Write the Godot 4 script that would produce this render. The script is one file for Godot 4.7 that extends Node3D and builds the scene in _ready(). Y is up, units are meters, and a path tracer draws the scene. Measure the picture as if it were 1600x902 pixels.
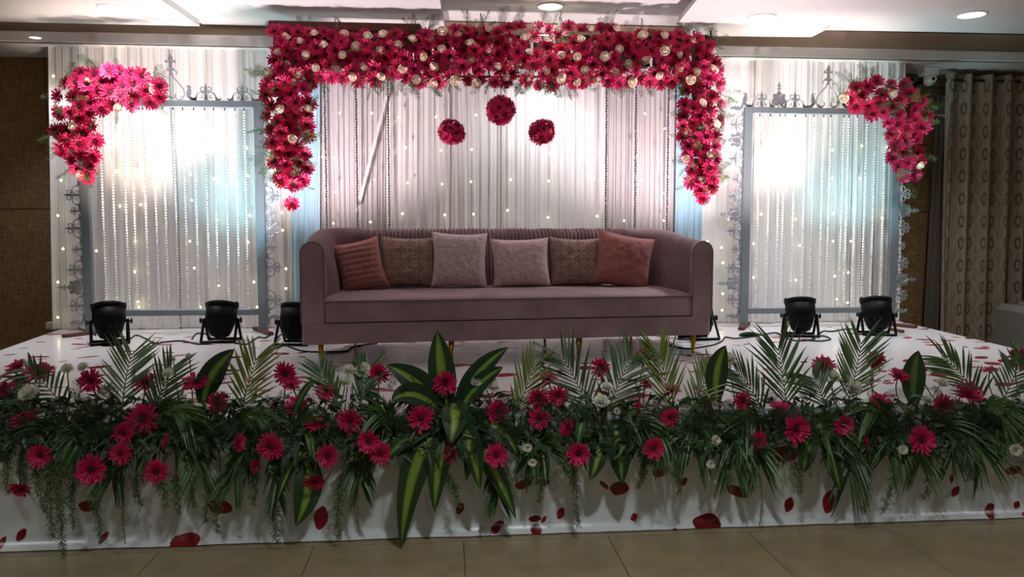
extends Node3D

const F := 1202.0
const CAM_AT := Vector3(0.0, 1.38, 3.49)
const STAGE_Y := 0.55
const FRONT_Z := 0.0
var cam_basis: Basis
var rng := RandomNumberGenerator.new()
var taken := {}
var M := {}

# ------------------------------------------------------------------ helpers

func P(px: float, py: float, z: float) -> Vector3:          # the point of the upright plane z that a place in the 1600 x 902 frame shows
	var r := cam_basis * Vector3((px - 800.0) / F, -(py - 451.0) / F, -1.0)
	return CAM_AT + r * ((z - CAM_AT.z) / r.z)

func PY(px: float, py: float, y: float) -> Vector3:         # the same on the level plane y
	var r := cam_basis * Vector3((px - 800.0) / F, -(py - 451.0) / F, -1.0)
	return CAM_AT + r * ((y - CAM_AT.y) / r.y)

func mpp(p: Vector3) -> float:                              # metres that one pixel spans at p
	return -((p - CAM_AT) * cam_basis).z / F

func numbered(called: String) -> String:
	if not taken.has(called):
		taken[called] = 0
		return called
	taken[called] += 1
	return "%s_%03d" % [called, taken[called]]

func tool() -> SurfaceTool:
	var st := SurfaceTool.new()
	st.begin(Mesh.PRIMITIVE_TRIANGLES)
	st.set_smooth_group(0)
	return st

func done(st: SurfaceTool) -> ArrayMesh:
	st.generate_normals()
	st.index()
	return st.commit()

func inst(called: String, mesh: Mesh, mat: Material, parent: Node = self, xf := Transform3D()) -> MeshInstance3D:
	var o := MeshInstance3D.new()
	o.name = numbered(called) if parent == self else called
	o.mesh = mesh
	o.material_override = mat
	o.transform = xf
	o.cast_shadow = GeometryInstance3D.SHADOW_CASTING_SETTING_ON
	parent.add_child(o, true)
	return o

func obj(called: String, st: SurfaceTool, mat: Material, parent: Node = self) -> MeshInstance3D:
	return inst(called, done(st), mat, parent)

func tag(o: Node, label: String, category: String, group := "") -> Node:
	o.set_meta("label", label)
	o.set_meta("category", category)
	if group:
		o.set_meta("group", group)
	return o

func thing(called: String, label: String, category: String, at := Vector3.ZERO, turn := 0.0, group := "") -> Node3D:
	var o := Node3D.new()
	o.name = numbered(called)
	add_child(o)
	o.position = at
	o.rotation.y = turn
	tag(o, label, category, group)
	return o

func struct(called: String, st: SurfaceTool, mat: Material) -> MeshInstance3D:
	var o := obj(called, st, mat)
	o.set_meta("kind", "structure")
	return o

func tri(st: SurfaceTool, a: Vector3, b: Vector3, c: Vector3) -> void:
	st.add_vertex(a)
	st.add_vertex(b)
	st.add_vertex(c)

func quad(st: SurfaceTool, a: Vector3, b: Vector3, c: Vector3, d: Vector3) -> void:
	tri(st, a, b, c)
	tri(st, a, c, d)

func grid(st: SurfaceTool, nu: int, nv: int, f: Callable, color = null) -> void:
	var p := []
	for i in nu + 1:
		var row := PackedVector3Array()
		for j in nv + 1:
			row.append(f.call(float(i) / nu, float(j) / nv))
		p.append(row)
	for i in nu:
		for j in nv:
			for k in [[0, 0], [1, 0], [1, 1], [0, 0], [1, 1], [0, 1]]:
				var u := float(i + k[0]) / nu
				var v := float(j + k[1]) / nv
				st.set_uv(Vector2(u, v))
				if color != null:
					st.set_color(color.call(u, v))
				st.add_vertex(p[i + k[0]][j + k[1]])

func box(st: SurfaceTool, xf: Transform3D, s: Vector3, b := 0.0) -> void:     # a box with chamfered edges
	st.set_smooth_group(-1)
	b = minf(b, minf(s.x, minf(s.y, s.z)) * 0.45)
	var h := s * 0.5
	if b <= 0.0:
		for a in 3:
			for d in [-1.0, 1.0]:
				var n := Vector3.ZERO
				n[a] = d
				var u := Vector3.ZERO
				u[(a + 1) % 3] = 1.0
				var v := Vector3.ZERO
				v[(a + 2) % 3] = d
				quad(st, xf * ((n - u - v) * h), xf * ((n - u + v) * h), xf * ((n + u + v) * h), xf * ((n + u - v) * h))
		st.set_smooth_group(0)
		return
	var q := func(sg: Vector3, a: int) -> Vector3:
		var r := sg * (h - Vector3.ONE * b)
		r[a] = sg[a] * h[a]
		return xf * r
	for a in 3:
		var a1 := (a + 1) % 3
		var a2 := (a + 2) % 3
		for d in [-1.0, 1.0]:
			var c := []
			for e in [[-1, -1], [-1, 1], [1, 1], [1, -1]]:
				var sg := Vector3.ZERO
				sg[a] = d
				sg[a1] = e[0]
				sg[a2] = e[1] * d
				c.append(q.call(sg, a))
			quad(st, c[0], c[1], c[2], c[3])
		for e in [[-1, -1], [-1, 1], [1, 1], [1, -1]]:
			var s0 := Vector3.ZERO
			s0[a1] = e[0]
			s0[a2] = e[1]
			var s1 := s0
			s0[a] = -1
			s1[a] = 1
			if e[0] * e[1] > 0:
				quad(st, q.call(s0, a1), q.call(s0, a2), q.call(s1, a2), q.call(s1, a1))
			else:
				quad(st, q.call(s0, a2), q.call(s0, a1), q.call(s1, a1), q.call(s1, a2))
	for x in [-1, 1]:
		for y in [-1, 1]:
			for z in [-1, 1]:
				var sg := Vector3(x, y, z)
				if x * y * z > 0:
					tri(st, q.call(sg, 0), q.call(sg, 2), q.call(sg, 1))
				else:
					tri(st, q.call(sg, 0), q.call(sg, 1), q.call(sg, 2))
	st.set_smooth_group(0)

func bx(st: SurfaceTool, a: Vector3, b: Vector3, bevel := 0.0) -> void:       # the box between two corners
	box(st, Transform3D(Basis(), (a + b) * 0.5), (b - a).abs(), bevel)

func rod(st: SurfaceTool, a: Vector3, b: Vector3, r0: float, r1: float, sides := 10) -> void:
	tube(st, PackedVector3Array([a, b]), r0, sides, r1)

func tube(st: SurfaceTool, pts: PackedVector3Array, r0: float, sides := 6, r1 := -1.0, flat_by := 1.0) -> void:
	if r1 < 0.0:
		r1 = r0
	var n := pts.size()
	var rings := []
	var side := Vector3.ZERO
	for i in n:
		var d := (pts[mini(i + 1, n - 1)] - pts[maxi(i - 1, 0)]).normalized()
		if i == 0:
			side = d.cross(Vector3.FORWARD if absf(d.z) < 0.8 else Vector3.UP).normalized()
		else:
			side = (side - d * side.dot(d)).normalized()
		var up := d.cross(side)
		var r := lerpf(r0, r1, float(i) / (n - 1))
		var ring := PackedVector3Array()
		for k in sides:
			var a := TAU * k / sides
			ring.append(pts[i] + side * cos(a) * r + up * sin(a) * r * flat_by)
		rings.append(ring)
	for i in n - 1:
		for k in sides:
			var k2 := (k + 1) % sides
			quad(st, rings[i][k], rings[i][k2], rings[i + 1][k2], rings[i + 1][k])
	st.set_smooth_group(-1)
	for k in range(1, sides - 1):
		tri(st, rings[0][0], rings[0][k + 1], rings[0][k])
		tri(st, rings[n - 1][0], rings[n - 1][k], rings[n - 1][k + 1])
	st.set_smooth_group(0)

func lathe(st: SurfaceTool, prof: PackedVector2Array, segs: int, xf := Transform3D()) -> void:   # (radius, height) turned about y
	for i in prof.size() - 1:
		for k in segs:
			var a := TAU * k / segs
			var b := TAU * (k + 1) / segs
			var p := func(t: float, q: Vector2) -> Vector3: return xf * Vector3(cos(t) * q.x, q.y, sin(t) * q.x)
			if prof[i].x > 0.0:
				tri(st, p.call(a, prof[i]), p.call(b, prof[i]), p.call(b, prof[i + 1]))
			if prof[i + 1].x > 0.0:
				tri(st, p.call(a, prof[i]), p.call(b, prof[i + 1]), p.call(a, prof[i + 1]))

func extrude(st: SurfaceTool, poly: PackedVector2Array, xf: Transform3D, depth: float) -> void:  # outline in xy, thickness along z
	st.set_smooth_group(-1)
	var idx := Geometry2D.triangulate_polygon(poly)
	var h := depth * 0.5
	for i in range(0, idx.size(), 3):
		var a := poly[idx[i]]
		var b := poly[idx[i + 1]]
		var c := poly[idx[i + 2]]
		if (b - a).cross(c - a) > 0.0:
			var t := b
			b = c
			c = t
		tri(st, xf * Vector3(a.x, a.y, h), xf * Vector3(b.x, b.y, h), xf * Vector3(c.x, c.y, h))
		tri(st, xf * Vector3(a.x, a.y, -h), xf * Vector3(c.x, c.y, -h), xf * Vector3(b.x, b.y, -h))
	var cw := Geometry2D.is_polygon_clockwise(poly)
	for i in poly.size():
		var a := poly[i]
		var b := poly[(i + 1) % poly.size()]
		if cw:
			var t := a
			a = b
			b = t
		quad(st, xf * Vector3(a.x, a.y, h), xf * Vector3(a.x, a.y, -h), xf * Vector3(b.x, b.y, -h), xf * Vector3(b.x, b.y, h))
	st.set_smooth_group(0)

func slab(st: SurfaceTool, pts: Array, y0: float, y1: float) -> void:        # a level plate with an outline of points in x and z
	var poly := PackedVector2Array()
	for p in pts:
		poly.append(Vector2(p.x, p.z))
	extrude(st, poly, Transform3D(Basis(Vector3.RIGHT, Vector3.BACK, Vector3.UP), Vector3(0, (y0 + y1) * 0.5, 0)), absf(y1 - y0))

func ball(st: SurfaceTool, c: Vector3, r: float, segs := 8, rings := 6, squash := 1.0) -> void:
	var prof := PackedVector2Array()
	for i in rings + 1:
		var a := -PI / 2 + PI * i / rings
		prof.append(Vector2(maxf(cos(a) * r, 0.0) if i > 0 and i < rings else 0.0, sin(a) * r * squash))
	lathe(st, prof, segs, Transform3D(Basis(), c))

func face(dir: Vector3, roll := 0.0) -> Basis:               # local y looks along dir
	var y := dir.normalized()
	var x := y.cross(Vector3.UP if absf(y.y) < 0.95 else Vector3.BACK).normalized()
	return Basis(x, y, x.cross(y)) * Basis(Vector3.UP, roll)

func mat(c: Color, rough := 0.8, metal := 0.0) -> StandardMaterial3D:
	var m := StandardMaterial3D.new()
	m.albedo_color = c
	m.roughness = rough
	m.metallic = metal
	return m

func rgb(r: int, g: int, b: int) -> Color:
	return Color(r / 255.0, g / 255.0, b / 255.0)

func r2(a: float, b: float) -> float:
	return rng.randf_range(a, b)

func spot(at: Vector3, to: Vector3, c: Color, energy: float, angle: float, soft := 1.0, size := 0.06, called := "spot_lamp") -> void:
	var l := SpotLight3D.new()
	l.name = numbered(called)
	add_child(l)
	l.look_at_from_position(at, to, Vector3.UP if absf((to - at).normalized().y) < 0.99 else Vector3.BACK)
	l.light_color = c
	l.light_energy = energy
	l.spot_angle = angle
	l.spot_angle_attenuation = soft
	l.light_size = size
	l.spot_range = 20.0
	l.spot_attenuation = 2.0
	l.shadow_enabled = true

func scatter(poly: PackedVector2Array, gap: float, tries: int) -> PackedVector2Array:
	var lo := poly[0]
	var hi := poly[0]
	for p in poly:
		lo = lo.min(p)
		hi = hi.max(p)
	var out := PackedVector2Array()
	for t in tries:
		var q := Vector2(r2(lo.x, hi.x), r2(lo.y, hi.y))
		if not Geometry2D.is_point_in_polygon(q, poly):
			continue
		var ok := true
		for o in out:
			if o.distance_squared_to(q) < gap * gap:
				ok = false
				break
		if ok:
			out.append(q)
	return out

# ------------------------------------------------------------------ the scene

func _ready() -> void:
	rng.seed = 7
	cam_basis = Basis(Vector3.UP, deg_to_rad(-4.9)) * Basis(Vector3.RIGHT, deg_to_rad(-4.09))
	var cam := Camera3D.new()
	cam.name = "camera"
	add_child(cam)
	cam.transform = Transform3D(cam_basis, CAM_AT)
	cam.fov = rad_to_deg(2.0 * atan(451.0 / F))
	cam.current = true
	var env := Environment.new()
	env.background_mode = Environment.BG_COLOR
	env.background_color = Color(0.02, 0.02, 0.02)
	env.tonemap_mode = Environment.TONE_MAPPER_LINEAR
	env.tonemap_exposure = 1.2
	env.sdfgi_enabled = true
	env.ssao_enabled = true
	env.ssil_enabled = true
	var we := WorldEnvironment.new()
	we.name = "environment"
	we.environment = env
	add_child(we)
	materials()
	room()
	stage()
	curtains()
	side_drape()
	sofa()
	frames()
	arch()
	pars()
	planting()
	fairy_lights()
	loose_ends()

# ------------------------------------------------------------------ materials

func tex(w: int, h: int, f: Callable) -> ImageTexture:
	var im := Image.create(w, h, false, Image.FORMAT_RGB8)
	for y in h:
		for x in w:
			im.set_pixel(x, y, f.call(x, y))
	return ImageTexture.create_from_image(im)

func noise(freq: float, sd: int, octaves := 4) -> FastNoiseLite:
	var n := FastNoiseLite.new()
	n.seed = sd
	n.frequency = freq
	n.fractal_octaves = octaves
	return n

func petal_print(im: Image, c: Vector2, w: float, h: float, turn: float, col: Color) -> void:   # one printed petal: a rounded leaf shape with a lighter fold
	var r := int(ceil(maxf(w, h))) + 1
	for dy in range(-r, r + 1):
		for dx in range(-r, r + 1):
			var q := Vector2(dx, dy).rotated(-turn)
			var u := q.x / w
			var v := q.y / h
			var lim := 1.0 - absf(u) ** 2.2
			if absf(u) < 1.0 and absf(v + 0.12 * sin(u * 3.0)) < lim ** 0.6:
				var x := posmod(int(c.x) + dx, im.get_width())
				var y := int(c.y) + dy
				if y >= 0 and y < im.get_height():
					var k := 0.86 + 0.2 * (v * 0.5 + 0.5) - (0.14 if absf(v + 0.15 * u) < 0.1 else 0.0)
					im.set_pixel(x, y, Color(col.r * k, col.g * k, col.b * k))

func materials() -> void:
	M.paint = mat(rgb(204, 201, 197), 0.75)
	M.ledge = mat(rgb(164, 142, 124), 0.8)
	M.wall_paint = mat(rgb(196, 186, 168), 0.85)
	var bn := noise(0.03, 3)
	var weave := func(x: int, y: int) -> Color:
		var t := 0.5 + 0.22 * sin(x * TAU / 4.0 + 1.5 * bn.get_noise_2d(x * 0.5, y * 4.0)) * sin(y * TAU / 4.0) + 0.35 * bn.get_noise_2d(x * 5.0, y * 0.4) + 0.35 * bn.get_noise_2d(x * 0.4 + 99.0, y * 5.0)
		return Color(0.54, 0.42, 0.27) * (0.62 + 0.6 * t)
	M.burlap = mat(Color.WHITE, 0.95)
	M.burlap.albedo_texture = tex(256, 256, weave)
	M.burlap.uv1_triplanar = true
	M.burlap.uv1_scale = Vector3.ONE * 1.6
	var fn := noise(0.02, 5)
	M.tile = mat(rgb(160, 143, 108), 0.26)
	M.tile.albedo_texture = tex(256, 256, func(x: int, y: int) -> Color: return Color.WHITE * (0.93 + 0.08 * fn.get_noise_2d(x, y * 1.4)))
	M.tile.uv1_triplanar = true
	M.tile.uv1_world_triplanar = true
	M.tile.uv1_scale = Vector3.ONE * 0.7
	M.grout = mat(rgb(118, 108, 88), 0.9)
	M.sheer = mat(rgb(236, 234, 232), 0.75)
	M.sheer.backlight_enabled = true
	M.sheer.backlight = Color(0.3, 0.3, 0.3)
	M.sheer_lit_blue = mat(rgb(172, 206, 220), 0.75)  # blue wash of the stage lights put into the curtain colour
	M.sheer_lit_blue.backlight_enabled = true
	M.sheer_lit_blue.backlight = Color(0.3, 0.3, 0.3)
	M.sheer_grey = mat(rgb(214, 208, 208), 0.7)
	M.sheer_grey.backlight_enabled = true
	M.sheer_grey.backlight = Color(0.2, 0.2, 0.2)
	M.sequin = mat(rgb(84, 88, 98), 0.35, 0.5)
	M.black = mat(rgb(9, 9, 10), 0.55)
	M.black.metallic_specular = 0.25
	M.black_rubber = mat(rgb(11, 11, 12), 0.65)
	M.dark_metal = mat(rgb(46, 40, 38), 0.5, 0.5)
	M.silver = mat(rgb(168, 172, 178), 0.42, 0.75)
	M.silver_bar = mat(rgb(128, 137, 143), 0.5, 0.5)
	M.steel = mat(rgb(190, 192, 195), 0.3, 0.9)
	M.bead = mat(rgb(248, 250, 250), 0.15, 0.0)
	M.bead.clearcoat_enabled = true
	M.thread = mat(rgb(215, 215, 215), 0.5)
	M.gold = mat(rgb(206, 160, 62), 0.28, 0.95)
	var vn := noise(0.012, 11)
	M.velvet = mat(rgb(168, 140, 146), 0.78)
	M.velvet.albedo_texture = tex(256, 256, func(x: int, y: int) -> Color: return Color.WHITE * (0.93 + 0.16 * vn.get_noise_2d(x, y)))
	M.velvet.uv1_triplanar = true
	M.velvet.uv1_scale = Vector3.ONE * 0.8
	M.velvet.rim_enabled = true
	M.velvet.rim = 0.6
	M.velvet.rim_tint = 0.6
	M.piping = mat(rgb(128, 96, 101), 0.8)
	M.rose_cloth = mat(rgb(176, 116, 113), 0.85)
	M.rose_cloth.rim_enabled = true
	M.rose_cloth.rim = 0.5
	M.rose_cloth.rim_tint = 0.7
	M.rib_cloth = M.rose_cloth.duplicate()
	M.rib_cloth.albedo_color = rgb(182, 124, 120)
	var lattice := func(x: int, y: int) -> Color:                            # gold quatrefoil lattice on brown cloth
		var u := fposmod(x / 32.0, 2.0) - 1.0
		var v := fposmod(y / 32.0, 2.0) - 1.0
		var d := 9.0
		for c in [Vector2(0, 0), Vector2(1, 1), Vector2(-1, 1), Vector2(1, -1), Vector2(-1, -1)]:
			var q: Vector2 = (Vector2(u, v) - c).abs()
			var lobe := minf((q - Vector2(0.42, 0.0)).length() - 0.3, (q - Vector2(0.0, 0.42)).length() - 0.3)
			d = minf(d, absf(minf(lobe, maxf(q.x, q.y) - 0.36)))
		var base := Color(0.60, 0.485, 0.455)
		return base.lerp(Color(0.77, 0.67, 0.58), 1.0 - smoothstep(0.025, 0.075, d))
	M.lattice_cloth = mat(Color.WHITE, 0.7)
	M.lattice_cloth.albedo_texture = tex(256, 256, lattice)
	M.lattice_cloth.uv1_scale = Vector3.ONE * 0.72
	M.lattice_cloth.rim_enabled = true
	M.lattice_cloth.rim = 0.3
	var plush_n := noise(0.05, 21)
	var im := Image.create(256, 256, false, Image.FORMAT_RGB8)
	var im2 := Image.create(256, 256, false, Image.FORMAT_RGB8)
	for y in 256:
		for x in 256:
			var t := plush_n.get_noise_2d(x, y * 1.6)
			im.set_pixel(x, y, Color(0.97, 0.89, 0.90) * (0.93 + 0.16 * t))
			im2.set_pixel(x, y, Color(0.98, 0.87, 0.88) * (0.93 + 0.16 * t))
	for k in 34:                                                               # pale feather strokes woven into the plush
		petal_print(im, Vector2(r2(16, 240), r2(16, 240)), 11, 3.6, r2(-0.9, 0.5), Color(0.88, 0.79, 0.75))
		petal_print(im2, Vector2(r2(16, 240), r2(16, 240)), 11, 4.0, r2(-1.4, 0.2), Color(1.0, 0.93, 0.88))
	M.plush = mat(Color.WHITE, 0.95)
	M.plush.albedo_texture = ImageTexture.create_from_image(im)
	M.plush_pink = mat(Color.WHITE, 0.95)
	M.plush_pink.albedo_texture = ImageTexture.create_from_image(im2)
	for m in [M.plush, M.plush_pink]:
		m.rim_enabled = true
		m.rim = 0.8
	M.petal = mat(Color.WHITE, 0.62)
	M.petal.vertex_color_use_as_albedo = true
	M.petal.backlight_enabled = true
	M.petal.backlight = Color(0.25, 0.25, 0.25)
	M.disc = mat(rgb(58, 10, 24), 0.9)
	M.rose = mat(rgb(250, 236, 216), 0.7)
	M.rose.backlight_enabled = true
	M.rose.backlight = Color(0.3, 0.3, 0.3)
	M.mum = mat(rgb(238, 238, 224), 0.7)
	M.mum_eye = mat(rgb(206, 206, 120), 0.8)
	M.stem = mat(rgb(74, 98, 44), 0.6)
	M.leaf = mat(Color.WHITE, 0.42)
	M.leaf.vertex_color_use_as_albedo = true
	M.leaf.backlight_enabled = true
	M.leaf.backlight = Color(0.2, 0.2, 0.2)
	M.fern = mat(Color.WHITE, 0.6)
	M.fern.vertex_color_use_as_albedo = true
	M.fern.backlight_enabled = true
	M.fern.backlight = Color(0.3, 0.3, 0.3)
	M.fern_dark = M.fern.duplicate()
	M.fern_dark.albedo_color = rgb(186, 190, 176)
	M.fern_trail = M.fern.duplicate()
	M.fern_trail.albedo_color = rgb(236, 236, 214)
	M.foam = mat(rgb(44, 52, 34), 0.95)
	M.bark = mat(rgb(92, 52, 40), 0.9)
	M.plastic_white = mat(rgb(226, 226, 222), 0.4)
	M.glass_dark = mat(rgb(12, 12, 14), 0.1)
	M.grey_leather = mat(rgb(104, 102, 96), 0.4)
	M.glow = mat(rgb(250, 250, 250), 0.5)
	M.glow.emission_enabled = true
	M.glow.emission = Color(1.0, 0.98, 0.95)
	M.glow.emission_energy_multiplier = 3.0
	M.bulb = mat(rgb(255, 240, 200), 0.4)
	M.bulb.emission_enabled = true
	M.bulb.emission = rgb(255, 236, 176)
	M.bulb.emission_energy_multiplier = 8.0
	M.led = mat(rgb(240, 240, 250), 0.4)
	M.led.emission_enabled = true
	M.led.emission = Color(0.95, 0.97, 1.0)
	M.led.emission_energy_multiplier = 4.0
	var dn := noise(0.04, 31)
	var motif := func(x: int, y: int) -> Color:                              # woven ogee rings in dark brown on taupe
		var u := (fposmod(x, 64.0) - 32.0) / 32.0
		var v := (fposmod(y, 64.0) - 32.0) / 32.0
		var d := absf(Vector2(u * 1.9, v * 1.35).length() - 0.62)
		var e := absf(absf(u) - 0.62 - 0.22 * cos(v * PI))
		var c := Color(0.58, 0.51, 0.43) * (0.94 + 0.22 * dn.get_noise_2d(x * 3.0, y * 0.6))
		c = c.lerp(Color(0.68, 0.61, 0.53), 0.55 * (1.0 - smoothstep(0.03, 0.13, e)))
		return c.lerp(Color(0.25, 0.19, 0.15), 0.75 * (1.0 - smoothstep(0.08, 0.17, d)))
	M.drape = mat(Color.WHITE, 0.85)
	M.drape.albedo_texture = tex(128, 128, motif)
	M.drape_back = mat(rgb(92, 82, 70), 0.9)

# ------------------------------------------------------------------ the room

func ceiling_lamp(at: Vector3, r: float, label: String, energy: float, angle: float) -> void:
	var t := thing("ceiling_light", label, "ceiling light", at, 0.0, "recessed round ceiling lights")
	var st := tool()
	lathe(st, PackedVector2Array([Vector2(r * 1.16, 0.0), Vector2(r * 1.14, -0.006), Vector2(r * 1.0, -0.008), Vector2(r * 0.98, 0.0)]), 28)
	obj("rim", st, M.paint, t)
	st = tool()
	lathe(st, PackedVector2Array([Vector2(r * 0.99, -0.002), Vector2(r * 0.7, -0.005), Vector2(0.0, -0.006)]), 28)
	obj("diffuser", st, M.glow, t)
	spot(at + Vector3(0, -0.03, 0), at + Vector3(0, -2, 0), Color(0.96, 0.98, 1.0), energy, angle, 1.0, r, "ceiling_lamp")

func room() -> void:
	var st := tool()
	bx(st, Vector3(-6.2, -0.2, -4.1), Vector3(7.4, -0.012, 8.2))
	var fl := struct("floor", st, M.grout)
	var t := 0.66
	for i in 14:                                                              # the tiles near the stage singly, the rest as one sheet
		for j in 4:
			var a := Vector3(-4.55 + i * t, -0.012, 0.12 + (j - 0) * t)
			st = tool()
			bx(st, a + Vector3(0.0015, 0, 0.0015), a + Vector3(t - 0.0015, 0.012, t - 0.0015), 0.001)
			obj("tile", st, M.tile, fl)
	st = tool()
	bx(st, Vector3(-6.0, -0.012, 2.763), Vector3(7.2, 0.0, 8.0))
	bx(st, Vector3(-6.0, -0.012, -3.9), Vector3(7.2, 0.0, 0.118))
	bx(st, Vector3(-6.0, -0.012, 0.12), Vector3(-4.553, 0.0, 2.76))
	bx(st, Vector3(4.693, -0.012, 0.12), Vector3(7.2, 0.0, 2.76))
	obj("tile_field", st, M.tile, fl).set_meta("kind", "stuff")
	st = tool()
	bx(st, Vector3(-6.2, 0, -4.1), Vector3(7.4, 3.5, -3.9))
	var wb := struct("wall_back", st, M.wall_paint)
	for i in 11:                                                              # burlap stretched over boards, seams between them
		var x0 := -5.98 + 1.2 * i
		for j in [[0.0, 1.595], [1.6, 2.98]]:
			st = tool()
			bx(st, Vector3(x0 + 0.002, j[0], -3.9), Vector3(minf(x0 + 1.198, 7.2), j[1], -3.872), 0.006)
			obj("burlap_panel", st, M.burlap, wb)
	st = tool()
	bx(st, Vector3(-6.2, 0, -3.9), Vector3(-6.0, 3.5, 8.0))
	struct("wall_left", st, M.wall_paint)
	st = tool()
	bx(st, Vector3(7.2, 0, -3.9), Vector3(7.4, 3.5, 8.0))
	struct("wall_right", st, M.wall_paint)
	st = tool()
	bx(st, Vector3(-6.2, 0, 8.0), Vector3(7.4, 3.5, 8.2))
	struct("wall_front", st, M.wall_paint)
	st = tool()
	bx(st, Vector3(-6.2, 3.22, -4.1), Vector3(7.4, 3.5, 8.2))
	var ce := struct("ceiling", st, M.paint)
	# the plain plates at both sides, with their cut corners towards the middle
	var h := 3.08
	var g := PY(312, 41, h)
	var g2 := PY(252, 0, h)
	var gdir := (g2 - g).normalized()
	var g3 := g + gdir * 4.0
	st = tool()
	slab(st, [Vector3(-5.99, 0, PY(0, 34, h).z), g, g3, Vector3(-5.99, 0, g3.z)], h, 3.23)
	obj("plate", st, M.paint, ce)
	var q := PY(1287, 47, h)
	var q2 := PY(1380, 0, h)
	var q3 := q + (q2 - q).normalized() * 4.0
	st = tool()
	slab(st, [Vector3(7.19, 0, PY(1600, 50, h).z), Vector3(7.19, 0, q3.z), q3, q], h, 3.23)
	obj("plate", st, M.paint, ce)
	# middle plates, a little lower
	st = tool()
	h = 3.13
	slab(st, [Vector3(g.x - 0.02, 0, -3.3), Vector3(0.0, 0, -3.3), Vector3(-0.2, 0, 1.5), Vector3(g3.x - 0.02, 0, 1.5), g + Vector3(-0.02, 0, 0)], h, 3.23)
	obj("plate", st, M.paint, ce)
	st = tool()
	h = 3.10
	var c0 := PY(1070, 56, h)
	var c1 := PY(1268, 58, h)
	var c2 := c1 + (q2 - q).normalized() * 4.0
	slab(st, [c0, Vector3(c0.x - 0.3, 0, c2.z), c2, c1], h, 3.23)
	obj("plate", st, M.paint, ce)
	st = tool()
	h = 3.07
	c0 = PY(1060, 35, h)
	c1 = PY(1305, 40, h)
	c2 = c1 + (q2 - q).normalized() * 4.0
	slab(st, [c0, Vector3(c0.x - 0.3, 0, c2.z), c2, c1], h, 3.11)
	obj("plate", st, M.paint, ce)
	st = tool()
	bx(st, Vector3(-5.99, 2.96, -3.89), Vector3(7.19, 3.21, -3.34))
	obj("bulkhead", st, M.ledge, ce)
	st = tool()
	bx(st, Vector3(-5.99, 2.955, -3.87), Vector3(7.19, 2.96, -3.3))
	bx(st, Vector3(-5.99, 2.955, -3.34), Vector3(7.19, 3.045, -3.29), 0.008)
	obj("fascia", st, M.paint, ce)
	for s in [["left", -5.99, -5.97], ["right", 7.17, 7.19]]:
		st = tool()
		bx(st, Vector3(s[1], 0, -3.8), Vector3(s[2], 0.1, 7.99), 0.004)
		struct("baseboard_" + s[0], st, M.ledge)
	ceiling_lamp(PY(175, 12, 3.08), 0.095, "round white ceiling light above the burlap wall end of the backdrop", 3.0, 60)
	ceiling_lamp(PY(55, 58, 2.955) + Vector3(0, 0, 0), 0.045, "small round spotlight in the low ceiling edge beside the burlap wall", 1.0, 50)
	ceiling_lamp(PY(860, 10, 3.22), 0.1, "round white ceiling light over the middle of the flower arch", 3.0, 60)
	ceiling_lamp(PY(1190, 27, 3.07), 0.1, "round white ceiling light set in the stepped plate beside the flower arch", 3.0, 60)
	ceiling_lamp(PY(1518, 23, 3.08), 0.1, "bright round ceiling light in front of the brown patterned drape", 3.0, 60)
	var where := ["burlap wall side", "middle", "brown drape side"]
	for i in 3:                                                               # the hall behind the camera
		for k in 2:
			ceiling_lamp(Vector3([-3.6, 0.6, 4.8][i], 3.22, [1.9, 4.6][k]), 0.1, "round ceiling light over the open hall floor, %s, %s" % [where[i], ["nearer the stage", "farther from the stage"][k]], 4.0, 65)

# ------------------------------------------------------------------ the stage

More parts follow.
